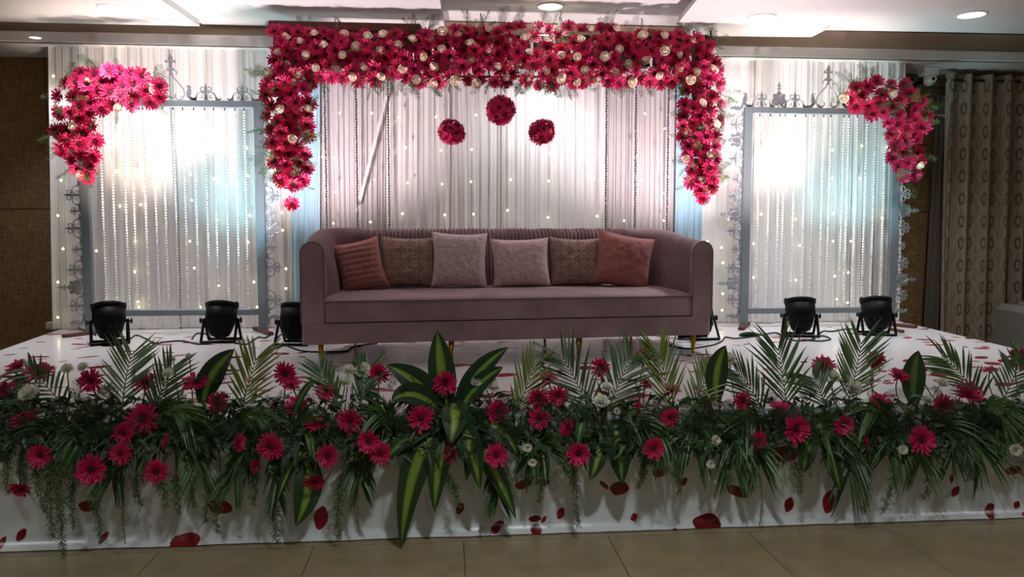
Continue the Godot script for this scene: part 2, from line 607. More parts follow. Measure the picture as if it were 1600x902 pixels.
func stage() -> void:
	var x0 := -3.34
	var x1 := 4.32
	var t := thing("stage_platform", "low white stage wrapped in glossy sheeting printed with red petals", "stage", Vector3.ZERO)
	var outline := [Vector3(-3.3, 0, -3.62), Vector3(x1, 0, -3.62), Vector3(4.28, 0, -3.4), Vector3(4.08, 0, -1.6), Vector3(4.02, 0, 0), Vector3(-3.05, 0, 0), Vector3(-3.16, 0, -2.2), Vector3(x0, 0, -3.4)]
	var st := tool()
	slab(st, outline, 0.0, STAGE_Y - 0.004)
	var white := mat(rgb(214, 216, 216), 0.35)
	obj("platform", st, white, t)
	# printed top
	var w := 2048
	var hgt := 1024
	var im := Image.create(w, hgt, false, Image.FORMAT_RGB8)
	im.fill(Color(0.9, 0.89, 0.89))
	var lo := Vector2(x0, -3.62)
	var k := 2048.0 / (x1 - x0)
	for i in 330:
		var c := Vector2(r2(0, w), r2(0, 3.62 * k))
		var s := r2(8, 21)
		petal_print(im, c, s, s * r2(0.35, 0.7), r2(-0.9, 0.9), [Color(0.62, 0.10, 0.17), Color(0.70, 0.16, 0.22), Color(0.5, 0.08, 0.12), Color(0.76, 0.42, 0.45)][i % 4])
	var top := mat(Color.WHITE, 0.16)
	top.albedo_texture = ImageTexture.create_from_image(im)
	st = tool()
	var poly := PackedVector2Array()
	for p in outline:
		poly.append(Vector2(p.x, p.z))
	var idx := Geometry2D.triangulate_polygon(poly)
	for i in range(0, idx.size(), 3):
		var tr := [poly[idx[i]], poly[idx[i + 1]], poly[idx[i + 2]]]
		if (tr[1] - tr[0]).cross(tr[2] - tr[0]) < 0.0:
			tr = [tr[0], tr[2], tr[1]]
		for p in tr:
			st.set_uv(Vector2((p.x - lo.x) * k / w, (p.y - lo.y) * k / hgt))
			st.add_vertex(Vector3(p.x, STAGE_Y, p.y))
	obj("printed_top", st, top, t)
	# printed front sheet, where each petal stands in the photograph
	im = Image.create(2048, 226, false, Image.FORMAT_RGB8)
	im.fill(Color(0.86, 0.88, 0.88))
	var spots := [[136, 793, 32, 18, 0.1], [32, 837, 13, 20, 0.4], [163, 840, 8, 18, 0.5], [292, 843, 44, 20, 0.0], [226, 860, 18, 10, 0.2], [3, 849, 10, 20, 0.3], [342, 795, 40, 22, 0.3], [501, 811, 22, 34, 0.0],
		[343, 857, 14, 8, 0.0], [703, 849, 16, 8, 0.0], [719, 797, 12, 18, 0.2], [777, 822, 24, 11, -0.5], [836, 812, 20, 9, 0.0], [837, 825, 18, 11, 0.1], [850, 813, 6, 12, 0.6], [877, 804, 12, 18, 0.2], [848, 756, 24, 11, 0.1],
		[819, 759, 28, 14, -0.2], [945, 760, 20, 7, 0.8], [969, 765, 30, 22, 0.1], [1030, 741, 20, 14, 0.3], [1070, 755, 10, 15, 0.5], [991, 809, 13, 10, -0.6], [1001, 834, 28, 12, 0.0], [1103, 816, 44, 24, 0.0], [1227, 711, 46, 26, 0.2],
		[1155, 770, 40, 16, 0.5], [1235, 790, 15, 22, 0.2], [1297, 786, 20, 34, 0.1], [1408, 715, 36, 32, 0.2], [1491, 750, 7, 14, 0.0], [1497, 770, 12, 18, 0.4], [1545, 797, 24, 13, -0.7], [1588, 737, 28, 13, 0.0], [1396, 829, 16, 6, 0.0],
		[1489, 825, 14, 6, 0.0], [1590, 790, 10, 12, 0.4], [1597, 803, 14, 10, 0.2], [1050, 824, 12, 5, 0.0], [640, 806, 9, 12, 0.3]]
	for s in spots:
		var p := P(s[0], s[1], FRONT_Z + 0.03)
		var m := mpp(p) * 409.6 * 0.5
		petal_print(im, Vector2((p.x + 2.1) * 409.6, (STAGE_Y - p.y) * 409.6), s[2] * m, s[3] * m, s[4], [Color(0.52, 0.06, 0.1), Color(0.58, 0.09, 0.13), Color(0.46, 0.06, 0.09)][int(s[0]) % 3])
	var fm := mat(Color.WHITE, 0.3)
	fm.albedo_texture = ImageTexture.create_from_image(im)
	st = tool()
	var wn := noise(0.9, 77)
	var sheet := func(u: float, v: float) -> Vector3:
		var x := lerpf(-3.05, 4.02, u)
		var y := STAGE_Y + 0.001 - v * (STAGE_Y - 0.004)
		var low := smoothstep(0.78, 0.95, v)
		return Vector3(x, y, FRONT_Z + 0.012 + 0.014 * low + 0.045 * smoothstep(0.95, 1.0, v) + 0.006 * wn.get_noise_2d(x * 1.2, y * 2.0) + 0.008 * low * wn.get_noise_2d(x * 3.0, 9.0))
	for i in 140:
		for j in 24:
			for c in [[0, 0], [1, 0], [1, 1], [0, 0], [1, 1], [0, 1]]:
				var u = (i + c[0]) / 140.0
				var v = (j + c[1]) / 24.0
				var p: Vector3 = sheet.call(u, v)
				st.set_uv(Vector2((p.x + 2.1) / 5.0, clampf((STAGE_Y - p.y) / 0.5518, 0.002, 0.998)))
				st.add_vertex(p)
	obj("printed_front", st, fm, t)
	st = tool()
	bx(st, P(78, 520, -3.55) * Vector3(1, 0, 1) + Vector3(0, STAGE_Y, 0), Vector3(-2.9, STAGE_Y + 0.06, -3.48), 0.004)
	tag(obj("plinth", st, white), "low white plinth block at the burlap wall end of the curtains", "plinth")

# ------------------------------------------------------------------ curtains

func folds(x: float, period: float, sd: float) -> float:
	return 0.55 * sin(TAU * x / period + sd + 1.3 * sin(x * 5.1 + sd)) + 0.3 * sin(TAU * x / (period * 0.47) + sd * 2.0) + 0.15 * sin(TAU * x / (period * 0.21) + 3.0 * sin(x * 11.0 + sd))

func sheer(t0: float, t1: float, b0: float, b1: float, z: float, period: float, depth: float, m: Material, label: String, ytop := -1.0) -> void:
	var a := P(t0, 75, z)
	var b := P(t1, 75, z)
	var c := P(b0, 510, z)
	var d := P(b1, 510, z)
	var top := 2.975 if ytop < 0 else ytop
	var st := tool()
	var sd := rng.randf() * 20.0
	var nu := int(maxf(24.0, (b.x - a.x) / period * 22.0))
	grid(st, nu, 14, func(u: float, v: float) -> Vector3:
		var x := lerpf(lerpf(a.x, b.x, u), lerpf(c.x, d.x, u), v)
		var fx := lerpf(a.x, b.x, u) * 1.0
		return Vector3(x, lerpf(top, STAGE_Y + 0.004, v), z + depth * folds(fx + 0.012 * v * sin(fx * 9.0 + sd), period, sd) * (0.65 + 0.35 * v)))
	tag(obj("sheer_curtain", st, m), label, "curtain", "sheer backdrop curtains")

func curtains() -> void:
	var st := tool()
	rod(st, P(76, 61, -3.42), P(1416, 90, -3.42), 0.012, 0.012)
	tag(obj("backdrop_rod", st, M.dark_metal), "thin dark pipe the white backdrop curtains hang from", "curtain rod")
	sheer(76, 170, 83, 176, -3.44, 0.14, 0.022, M.sheer, "white sheer curtain at the burlap wall end of the backdrop")
	sheer(160, 262, 164, 280, -3.40, 0.11, 0.02, M.sheer, "white sheer curtain behind the scroll finial next to the burlap wall")
	sheer(255, 330, 262, 350, -3.46, 0.12, 0.024, M.sheer, "white sheer curtain with a slanting edge inside the silver frame near the burlap wall")
	sheer(322, 428, 330, 448, -3.42, 0.10, 0.018, M.sheer, "white sheer curtain behind the sofa-side post of the silver frame near the burlap wall")
	sheer(420, 496, 438, 500, -3.44, 0.09, 0.022, M.sheer, "white sheer curtain behind the arch leg nearer the burlap wall")
	sheer(452, 500, 456, 500, -3.38, 0.09, 0.028, M.sheer_lit_blue, "narrow sheer curtain with painted-on blue light behind the arch leg nearer the burlap wall")
	sheer(488, 612, 496, 610, -3.48, 0.05, 0.026, M.sheer_grey, "tightly pleated greyish curtain behind the sofa end nearer the burlap wall")
	sheer(604, 702, 602, 704, -3.43, 0.10, 0.02, M.sheer, "pale sheer curtain beside the lower flower ball nearer the burlap wall")
	sheer(696, 792, 697, 790, -3.46, 0.085, 0.022, M.sheer, "pale sheer curtain hanging behind the topmost flower ball")
	sheer(784, 872, 783, 872, -3.43, 0.09, 0.02, M.sheer, "pale sheer curtain behind the lower flower ball nearer the brown drape")
	sheer(864, 946, 864, 944, -3.46, 0.10, 0.022, M.sheer, "pale sheer curtain between that flower ball and the tightly pleated curtain")
	sheer(938, 1068, 936, 1062, -3.48, 0.05, 0.026, M.sheer_grey, "tightly pleated greyish curtain behind the sofa end nearer the brown drape")
	sheer(1058, 1104, 1052, 1092, -3.40, 0.07, 0.026, M.sheer_lit_blue, "narrow sheer curtain with painted-on blue light behind the arch leg nearer the brown drape")
	sheer(1096, 1190, 1086, 1182, -3.44, 0.10, 0.02, M.sheer, "white sheer curtain beside the sofa-side post of the silver frame near the brown drape")
	sheer(1182, 1272, 1174, 1262, -3.41, 0.12, 0.022, M.sheer, "white sheer curtain behind the palmette crest of the silver frame near the drape")
	sheer(1264, 1346, 1255, 1336, -3.45, 0.11, 0.022, M.sheer, "white sheer curtain behind the tall scroll finial near the brown drape")
	sheer(1338, 1416, 1328, 1405, -3.42, 0.12, 0.022, M.sheer, "white sheer curtain at the brown drape end of the backdrop")
	# dark sequin strings hung in front of the pleated curtains
	var names := ["first", "second", "third"]
	var side := [[507, 556, 606], [948, 994, 1045]]
	for s in 2:
		for i in 3:
			var px: float = side[s][i]
			var top := P(px, 130, -3.36)
			var bot := P(px + (2 if s == 0 else -2), 352, -3.36)
			bot.y = STAGE_Y + 0.02
			var q := thing("sequin_string", "%s dark sequin string behind the arch, counting from its leg by the %s" % [names[i if s == 0 else 2 - i], "burlap" if s == 0 else "drape"], "sequin string", Vector3(top.x, bot.y, top.z), 0.0, "sequin strings behind the sofa")
			st = tool()
			rod(st, Vector3(0, 0, 0), Vector3(0, 2.94 - bot.y, 0), 0.0016, 0.0016, 4)
			obj("thread", st, M.dark_metal, q)
			st = tool()
			var y := 0.0
			while y < 2.9 - bot.y:
				box(st, Transform3D(Basis(Vector3.UP, r2(-0.9, 0.9)) * Basis(Vector3.BACK, r2(-0.4, 0.4)), Vector3(r2(-0.002, 0.002), y, 0.003)), Vector3(0.015, 0.019, 0.003))
				y += 0.024
			obj("sequins", st, M.sequin, q)

func side_drape() -> void:
	var z := -3.62
	var a := P(1478, 112, z)
	var b := P(1640, 112, z)
	var c := P(1466, 515, z)
	var d := P(1632, 515, z)
	var t := thing("eyelet_drape", "brown patterned eyelet drape hanging beside the burlap wall", "drape", Vector3(a.x, 0, z))
	var w := b.x - a.x
	var off := Vector3(a.x, 0, z)
	var st := tool()
	var hemy := 0.03
	var n := 5.6
	var wide := (d.x - c.x) * 1.5
	for i in 280:
		for j in 16:
			for k in [[0, 0], [1, 0], [1, 1], [0, 0], [1, 1], [0, 1]]:
				var u: float = (i + k[0]) / 280.0
				var v: float = (j + k[1]) / 16.0
				var x := lerpf(a.x + w * u, c.x + (d.x - c.x) * u, v)
				var ph := u * n * TAU + 0.5 * sin(u * 9.0)
				var fold := 0.055 * sin(ph) * (1.0 - 0.15 * v) + 0.012 * sin(ph * 2.0 + 2.0 * v) * v
				st.set_uv(Vector2(u * wide * 4.4, v * 2.9 * 2.3))
				st.add_vertex(Vector3(x + 0.02 * cos(ph) * v, lerpf(2.9, hemy, v), z + fold) - off)
	obj("cloth", st, M.drape, t)
	for i in 11:
		var u := (i + 0.25) / (n * 2.0)
		var e := Vector3(w * u, 2.845, 0.055 * sin(u * n * TAU + 0.5 * sin(u * 9.0)) * 0.4)
		st = tool()
		var ring := PackedVector3Array()
		for q in 15:
			ring.append(e + Vector3(0, sin(TAU * q / 14) * 0.026, cos(TAU * q / 14) * 0.026))
		tube(st, ring, 0.005, 6)
		obj("eyelet", st, M.steel, t)
	var r := thing("drape_rod", "dark metal curtain rod with bracket above the brown patterned drape", "curtain rod", Vector3(a.x, 2.845, z))
	st = tool()
	rod(st, Vector3(-0.28, 0, 0), Vector3(w + 0.3, 0, 0), 0.014, 0.014)
	ball(st, Vector3(-0.29, 0, 0), 0.02)
	obj("pole", st, M.dark_metal, r)
	st = tool()
	bx(st, Vector3(-0.2, -0.02, -0.25), Vector3(-0.17, 0.02, 0.0), 0.003)
	bx(st, Vector3(-0.22, -0.06, -0.25), Vector3(-0.15, 0.06, -0.235), 0.003)
	rod(st, Vector3(-0.26, -0.075, 0.0), Vector3(0.05, -0.07, -0.02), 0.011, 0.011)
	obj("bracket", st, M.dark_metal, r)
	st = tool()
	var base := off
	grid(st, 30, 10, func(u: float, v: float) -> Vector3:
		return Vector3(a.x + 0.0 - 0.06 * v + u * 0.14, lerpf(2.72, 0.03, v), z - 0.12 + 0.02 * sin(u * 14.0)) - base)
	obj("lining", st, M.drape_back, t)
	st = tool()
	var p0 := P(1500, 135, z + 0.1)
	rod(st, p0, P(1492, 152, z + 0.1), 0.016, 0.012)
	var pts := PackedVector3Array()
	for i in 16:
		var v := i / 15.0
		pts.append(P(1492 - 16 * sin(v * 1.5), 152 + 360 * v * v, z + 0.1 - 0.06 * v))
	tube(st, pts, 0.005, 6)
	tag(obj("pull_cord", st, M.drape_back), "grey pull cord with a long tassel hanging at the edge of the drape", "curtain cord")
	# security camera
	var sc := P(1455, 106, -3.55)
	var cam := thing("security_camera", "white dome security camera under the low ceiling edge by the drape", "camera", Vector3(sc.x, 2.955, -3.6))
	st = tool()
	bx(st, Vector3(-0.07, -0.08, -0.05), Vector3(0.08, 0.0, 0.06), 0.008)
	obj("mount", st, M.plastic_white, cam)
	st = tool()
	ball(st, Vector3(0.0, -0.12, 0.03), 0.055, 16, 12)
	rod(st, Vector3(0, -0.12, 0.03), Vector3(0, -0.12, 0.092), 0.036, 0.032, 16)
	obj("housing", st, M.plastic_white, cam)
	st = tool()
	rod(st, Vector3(0, -0.12, 0.08), Vector3(0, -0.12, 0.095), 0.02, 0.016, 16)
	obj("lens", st, M.glass_dark, cam)
	# grey seat behind the end of the stage
	var e := P(1560, 540, -2.7)
	var ch := thing("armchair", "grey leather armchair on the hall floor past the end of the stage", "armchair", Vector3(e.x + 0.68, 0, -2.75), -0.1)
	st = tool()
	bx(st, Vector3(-0.42, 0.06, -0.4), Vector3(-0.24, 0.74, 0.42), 0.05)
	obj("arm", st, M.grey_leather, ch)
	st = tool()
	bx(st, Vector3(0.24, 0.06, -0.4), Vector3(0.42, 0.74, 0.42), 0.05)
	obj("arm", st, M.grey_leather, ch)
	st = tool()
	bx(st, Vector3(-0.24, 0.06, -0.42), Vector3(0.24, 0.76, -0.22), 0.05)
	obj("backrest", st, M.grey_leather, ch)
	st = tool()
	bx(st, Vector3(-0.24, 0.28, -0.22), Vector3(0.24, 0.46, 0.42), 0.04)
	obj("seat", st, M.grey_leather, ch)
	st = tool()
	bx(st, Vector3(-0.24, 0.06, -0.22), Vector3(0.24, 0.28, 0.4), 0.01)
	obj("plinth", st, M.grey_leather, ch)
	for x in [-0.36, 0.36]:
		for zz in [-0.34, 0.36]:
			st = tool()
			rod(st, Vector3(x, 0, zz), Vector3(x, 0.07, zz), 0.02, 0.025)
			obj("leg", st, M.dark_metal, ch)

# ------------------------------------------------------------------ the sofa and its cushions

const SOFA_AT := Vector3(0.455, STAGE_Y, -1.5)
const SOFA_TURN := 0.095

func sofa_outer(s: float) -> Array:                          # point on the outer plan and the direction inwards
	var w := 1.36
	var d := 0.92
	var r := 0.42
	var l1 := d - r
	var la := PI * 0.5 * r
	var lb := 2.0 * (w - r)
	var total := 2.0 * (l1 + la) + lb
	var q := s * total
	var flip := false
	if q > total * 0.5:
		q = total - q
		flip = true
	var p: Vector2
	var n: Vector2
	if q < l1:
		p = Vector2(-w, -q)
		n = Vector2(1, 0)
	elif q < l1 + la:
		var a := (q - l1) / r
		n = Vector2(cos(a), sin(a))
		p = Vector2(-w + r, -l1) - n * r
	else:
		p = Vector2(-w + r + (q - l1 - la), -d)
		n = Vector2(0, 1)
	if flip:
		p.x = -p.x
		n.x = -n.x
	return [p, n, minf(q, total - q), total]

func sofa() -> void:
	var t := thing("sofa", "long mauve velvet sofa with pleated curved back and gold legs", "sofa", SOFA_AT, SOFA_TURN)
	var st := tool()
	var plan := PackedVector2Array([Vector2(-1.345, 0.0), Vector2(-1.36, -0.015)])
	for i in 13:
		var o := sofa_outer(lerpf(0.119, 0.277, i / 12.0))
		plan.append(o[0])
	for i in 13:
		var o := sofa_outer(lerpf(0.723, 0.881, i / 12.0))
		plan.append(o[0])
	plan.append_array([Vector2(1.36, -0.015), Vector2(1.345, 0.0)])
	extrude(st, plan, Transform3D(Basis(Vector3.RIGHT, Vector3.BACK, Vector3.UP), Vector3(0, 0.2, 0)), 0.13)
	obj("base", st, M.velvet, t)
	st = tool()
	var pn := noise(1.1, 40)
	grid(st, 1100, 26, func(s: float, v: float) -> Vector3:
		var o := sofa_outer(s)
		var p: Vector2 = o[0]
		var n: Vector2 = o[1]
		var q: float = o[2]
		var k := smoothstep(0.1, 0.95, q)
		var th := lerpf(0.14, 0.21, k)
		var top := lerpf(0.775, 0.862, smoothstep(0.0, 0.85, q))
		var y: float
		var d: float
		if v < 0.2:
			y = lerpf(0.268, top - 0.075, v / 0.2)
			d = 0.0
		elif v < 0.6:
			var a := PI * (v - 0.2) / 0.4
			y = top - 0.075 + 0.075 * sin(a)
			d = th * 0.5 * (1.0 - cos(a))
		else:
			var e := (v - 0.6) / 0.4
			y = lerpf(top - 0.075, 0.34, e)
			d = th + 0.055 * sin(e * PI * 0.6) * smoothstep(0.03, 0.3, q)
		var wgt := smoothstep(0.2, 0.32, v) * smoothstep(0.0, 0.06, q)
		var arc: float = s * o[3]
		var ph := arc / 0.0285 + 0.5 * pn.get_noise_2d(arc * 3.0, v * 0.8)
		var pl := (pow(absf(sin(PI * ph)), 0.75) - 0.65) * 0.036 * wgt * (0.8 + 0.5 * pn.get_noise_2d(floor(ph) * 7.0, 3.0))
		var off := n * (d + pl * (1.0 if v > 0.45 else 0.3))
		return Vector3(p.x + off.x, y + (pl if v > 0.2 and v < 0.66 else 0.0), p.y + off.y))
	obj("backrest", st, M.velvet, t)
	for sx in [-1.0, 1.0]:                                                     # flat rounded panel that closes each arm, with its piping
		var cap := PackedVector2Array()
		var line := PackedVector3Array([Vector3(sx * 1.219, 0.27, 0.012)])
		cap.append(Vector2(sx * 1.219, 0.268))
		for i in 15:
			var a := PI * i / 14.0
			cap.append(Vector2(sx * (1.29 - 0.071 * cos(a)), 0.7 + 0.077 * sin(a)))
			line.append(Vector3(sx * (1.29 - 0.071 * cos(a)), 0.7 + 0.077 * sin(a), 0.012))
		cap.append(Vector2(sx * 1.361, 0.268))
		line.append(Vector3(sx * 1.361, 0.27, 0.012))
		st = tool()
		extrude(st, cap, Transform3D(Basis(), Vector3(0, 0, -0.005)), 0.034)
		var pan := obj("arm_panel", st, M.velvet, t)
		st = tool()
		tube(st, line, 0.0045, 6)
		obj("piping", st, M.piping, pan)
	var prof := [Vector2(-0.02, 0.27), Vector2(0.0, 0.272), Vector2(0.004, 0.28), Vector2(0.004, 0.33), Vector2(0.004, 0.385), Vector2(0.001, 0.402), Vector2(-0.012, 0.412), Vector2(-0.05, 0.42), Vector2(-0.15, 0.432), Vector2(-0.4, 0.446), Vector2(-0.6, 0.447), Vector2(-0.76, 0.44)]
	st = tool()
	grid(st, 40, 11, func(u: float, v: float) -> Vector3:
		var q: Vector2 = prof[int(round(v * 11))]
		var x := lerpf(-1.222, 1.222, u)
		return Vector3(x, q.y + (0.006 * sin(u * PI) if v > 0.5 else 0.0), q.x + 0.0 * u))
	var seat := obj("seat", st, M.velvet, t)
	st = tool()
	rod(st, Vector3(-1.218, 0.404, 0.004), Vector3(1.218, 0.404, 0.004), 0.0045, 0.0045, 6)
	obj("piping", st, M.piping, seat)
	for x in [-1.25, -0.42, 0.44, 1.26]:
		for z in [-0.06, -0.78]:
			st = tool()
			lathe(st, PackedVector2Array([Vector2(0, 0), Vector2(0.009, 0), Vector2(0.01, 0.008), Vector2(0.02, 0.136), Vector2(0, 0.137)]), 12, Transform3D(Basis(), Vector3(x if z > -0.5 else x * 0.84, 0, z)))
			obj("leg", st, M.gold, t)

func pillow(called: String, x0: float, x1: float, y0: float, y1: float, tilt: float, th: float, m: Material, rough: float, rib: int, label: String, off := 0.0) -> void:
	var cx := (x0 + x1) * 0.5
	var cy := (y0 + y1) * 0.5
	var g := P(cx, cy, -2.1)
	var zl := -0.53 + off
	var c := P(cx, cy, -1.5 + zl - SOFA_TURN * (g.x - SOFA_AT.x))
	var k := mpp(c)
	var w := (x1 - x0) * k
	var h := (y1 - y0) * k * 1.05
	var st := tool()
	var nz := noise(3.0, int(cx))
	var sh := func(u0: float, v0: float, sd: float) -> Vector3:
		var u := u0 * 2.0 - 1.0
		var v := v0 * 2.0 - 1.0
		var x := w * 0.5 * u * (1.0 - 0.09 * (1.0 - v * v) * absf(u))
		var y := h * 0.5 * v * (1.0 - 0.09 * (1.0 - u * u) * absf(v))
		var bulge := pow(maxf((1.0 - u ** 4) * (1.0 - v ** 4), 0.0), 0.55)
		var z := sd * th * 0.5 * bulge
		z += sd * bulge * (rough * nz.get_noise_2d(u * 22.0 + sd, v * 22.0) + 0.006 * nz.get_noise_2d(u * 0.9, v * 0.9 + 5.0))
		if rib > 0:
			z += sd * bulge * 0.009 * (absf(sin(v * PI * rib * 0.5 + 0.25 * sin(u * 2.0))) - 0.5)
		return Vector3(x, y, z)
	grid(st, 56, 56, func(u: float, v: float) -> Vector3: return sh.call(u, v, 1.0))
	grid(st, 56, 56, func(u: float, v: float) -> Vector3: return sh.call(1.0 - u, v, -1.0))
	var o := obj(called, st, m)
	o.transform = Transform3D(Basis(Vector3.UP, SOFA_TURN * 0.6) * Basis(Vector3.RIGHT, -0.24) * Basis(Vector3.BACK, tilt), c)
	tag(o, label, "cushion", "cushions on the sofa")

func cushions() -> void:
	pillow("cushion", 526, 600, 376, 456, 0.22, 0.17, M.rib_cloth, 0.0, 9, "dusty rose ribbed cushion leaning in the sofa corner nearer the burlap wall", 0.06)
	pillow("cushion", 596, 681, 371, 449, -0.02, 0.15, M.lattice_cloth, 0.0, 0, "brown cushion with gold lattice between the ribbed cushion and the large plush cushion")
	pillow("cushion", 674, 762, 364, 449, -0.03, 0.16, M.plush, 0.006, 0, "tallest pale plush cushion beside the brown lattice cushion", 0.05)
	pillow("cushion", 767, 860, 373, 449, 0.02, 0.16, M.plush_pink, 0.006, 0, "pink plush cushion with shiny feather flecks in the middle of the sofa", 0.04)
	pillow("cushion", 857, 942, 372, 448, -0.03, 0.15, M.lattice_cloth, 0.0, 0, "brown lattice cushion tucked behind the plain rose cushion")
	pillow("cushion", 928, 1020, 366, 450, -0.19, 0.16, M.rose_cloth, 0.0, 0, "plain dusty rose cushion tilted at the sofa end nearer the brown drape", 0.07)

# ------------------------------------------------------------------ the silver scroll frames

func spiral(c: Vector2, r0: float, r1: float, a0: float, a1: float, n: int) -> PackedVector3Array:
	var out := PackedVector3Array()
	for i in n + 1:
		var t := float(i) / n
		var a := lerpf(a0, a1, t)
		var r := lerpf(r0, r1, t)
		out.append(Vector3(c.x + cos(a) * r, c.y + sin(a) * r, 0))
	return out

func fleur(st: SurfaceTool, at: Vector2, w: float, h: float) -> void:
	var p := PackedVector2Array()
	for q in [[0, 1.0], [0.16, 0.78], [0.3, 0.55], [0.16, 0.36], [0.12, 0.3], [0.5, 0.5], [0.62, 0.34], [0.5, 0.22], [0.36, 0.3], [0.14, 0.16], [0.2, 0.0]]:
		p.append(at + Vector2(q[0] * w, q[1] * h))
	for q in [[0.2, 0.0], [0.14, 0.16], [0.36, 0.3], [0.5, 0.22], [0.62, 0.34], [0.5, 0.5], [0.12, 0.3], [0.16, 0.36], [0.3, 0.55], [0.16, 0.78]]:
		p.append(at + Vector2(-q[0] * w, q[1] * h))
	extrude(st, p, Transform3D(), 0.008)

func crest_mesh() -> ArrayMesh:                             # two rings, a fleur and side leaves, about 0.2 wide and 0.14 high
	var st := tool()
	for s in [-1.0, 1.0]:
		tube(st, spiral(Vector2(s * 0.043, 0.03), 0.034, 0.036, PI * 0.5 - s * PI * 0.62, PI * 0.5 + s * PI * 0.75, 14), 0.0055, 6)
		tube(st, spiral(Vector2(s * 0.038, 0.028), 0.014, 0.004, PI * 0.5, PI * 0.5 + s * 5.0, 10), 0.004, 5)
		tube(st, spiral(Vector2(s * 0.022, 0.095), 0.026, 0.01, PI * 1.5, PI * 1.5 + s * 3.9, 12), 0.0055, 6)
		extrude(st, PackedVector2Array([Vector2(s * 0.075, 0.002), Vector2(s * 0.105, 0.0), Vector2(s * 0.125, 0.012), Vector2(s * 0.118, 0.022), Vector2(s * 0.1, 0.014), Vector2(s * 0.084, 0.03), Vector2(s * 0.076, 0.022)]), Transform3D(), 0.008)
	fleur(st, Vector2(0, 0.04), 0.042, 0.1)
	rod(st, Vector3(0, -0.01, 0), Vector3(0, 0.06, 0), 0.005, 0.005, 6)
	return done(st)

func palmette_mesh() -> ArrayMesh:                          # a pierced shield with leaf tips and a small fleur on top
	var st := tool()
	for e in [[0.0, 0.135, 0.021], [0.42, 0.12, 0.019], [-0.42, 0.12, 0.019], [0.85, 0.085, 0.017], [-0.85, 0.085, 0.017]]:
		var p := PackedVector2Array()
		for i in 16:
			var a := TAU * i / 16.0
			var k := 0.5 - 0.5 * cos(a)
			p.append(Vector2(sin(a) * e[2] * (0.55 + 0.6 * k), e[1] * (0.12 + 0.88 * k)).rotated(-e[0]))
		extrude(st, p, Transform3D(Basis(), Vector3(0, 0.008, absf(e[0]) * 0.004)), 0.008)
	tube(st, PackedVector3Array([Vector3(-0.05, 0.0, 0), Vector3(-0.058, 0.03, 0), Vector3(-0.05, 0.075, 0), Vector3(-0.03, 0.11, 0), Vector3(0, 0.135, 0), Vector3(0.03, 0.11, 0), Vector3(0.05, 0.075, 0), Vector3(0.058, 0.03, 0), Vector3(0.05, 0.0, 0)]), 0.005, 6)
	for s in [-1.0, 1.0]:
		tube(st, spiral(Vector2(s * 0.022, 0.05), 0.02, 0.006, PI * 0.5, PI * 0.5 - s * 5.0, 12), 0.004, 5)
		tube(st, PackedVector3Array([Vector3(0, 0.005, 0.004), Vector3(s * 0.03, 0.04, 0.005), Vector3(s * 0.026, 0.08, 0.005), Vector3(0, 0.115, 0.005)]), 0.0045, 5)
	rod(st, Vector3(0, 0.14, 0), Vector3(0, 0.175, 0), 0.005, 0.005, 6)
	extrude(st, PackedVector2Array([Vector2(-0.026, 0.156), Vector2(0.026, 0.156), Vector2(0.014, 0.166), Vector2(-0.014, 0.166)]), Transform3D(), 0.008)
	fleur(st, Vector2(0, 0.168), 0.03, 0.05)
	return done(st)

func finial_mesh() -> ArrayMesh:                            # tall open heart of bent rod with a stacked fleur
	var st := tool()
	for s in [-1.0, 1.0]:
		var pts := spiral(Vector2(s * 0.048, 0.042), 0.014, 0.036, PI * 0.5 + s * 0.6, PI * 0.5 - s * (-4.4), 18)
		tube(st, pts, 0.0055, 6)
		tube(st, PackedVector3Array([Vector3(s * 0.05, 0.006, 0), Vector3(s * 0.085, 0.012, 0), Vector3(s * 0.105, 0.045, 0), Vector3(s * 0.1, 0.085, 0), Vector3(s * 0.06, 0.14, 0), Vector3(s * 0.02, 0.18, 0), Vector3(s * 0.004, 0.225, 0)]), 0.0055, 6)
		tube(st, spiral(Vector2(s * 0.032, 0.215), 0.03, 0.012, PI * 0.5 + s * 1.5, PI * 0.5 - s * 2.6, 12), 0.0055, 6)
	rod(st, Vector3(0, 0.2, 0), Vector3(0, 0.35, 0), 0.006, 0.004, 6)
	fleur(st, Vector2(0, 0.225), 0.05, 0.07)
	fleur(st, Vector2(0, 0.275), 0.07, 0.1)
	return done(st)

func curl_mesh() -> ArrayMesh:                              # leafy end scroll
	var st := tool()
	var p := PackedVector2Array()
	for q in [[0.05, 0.0], [0.0, 0.005], [-0.025, 0.03], [-0.028, 0.065], [-0.012, 0.1], [-0.024, 0.108], [-0.02, 0.122], [0.0, 0.122], [0.012, 0.105], [0.004, 0.092], [0.02, 0.08], [0.004, 0.07], [0.018, 0.055], [0.0, 0.045], [0.012, 0.026], [0.05, 0.014]]:
		p.append(Vector2(q[0], q[1]))
	extrude(st, p, Transform3D(), 0.008)
	ball(st, Vector3(-0.016, 0.115, 0), 0.01)
	return done(st)

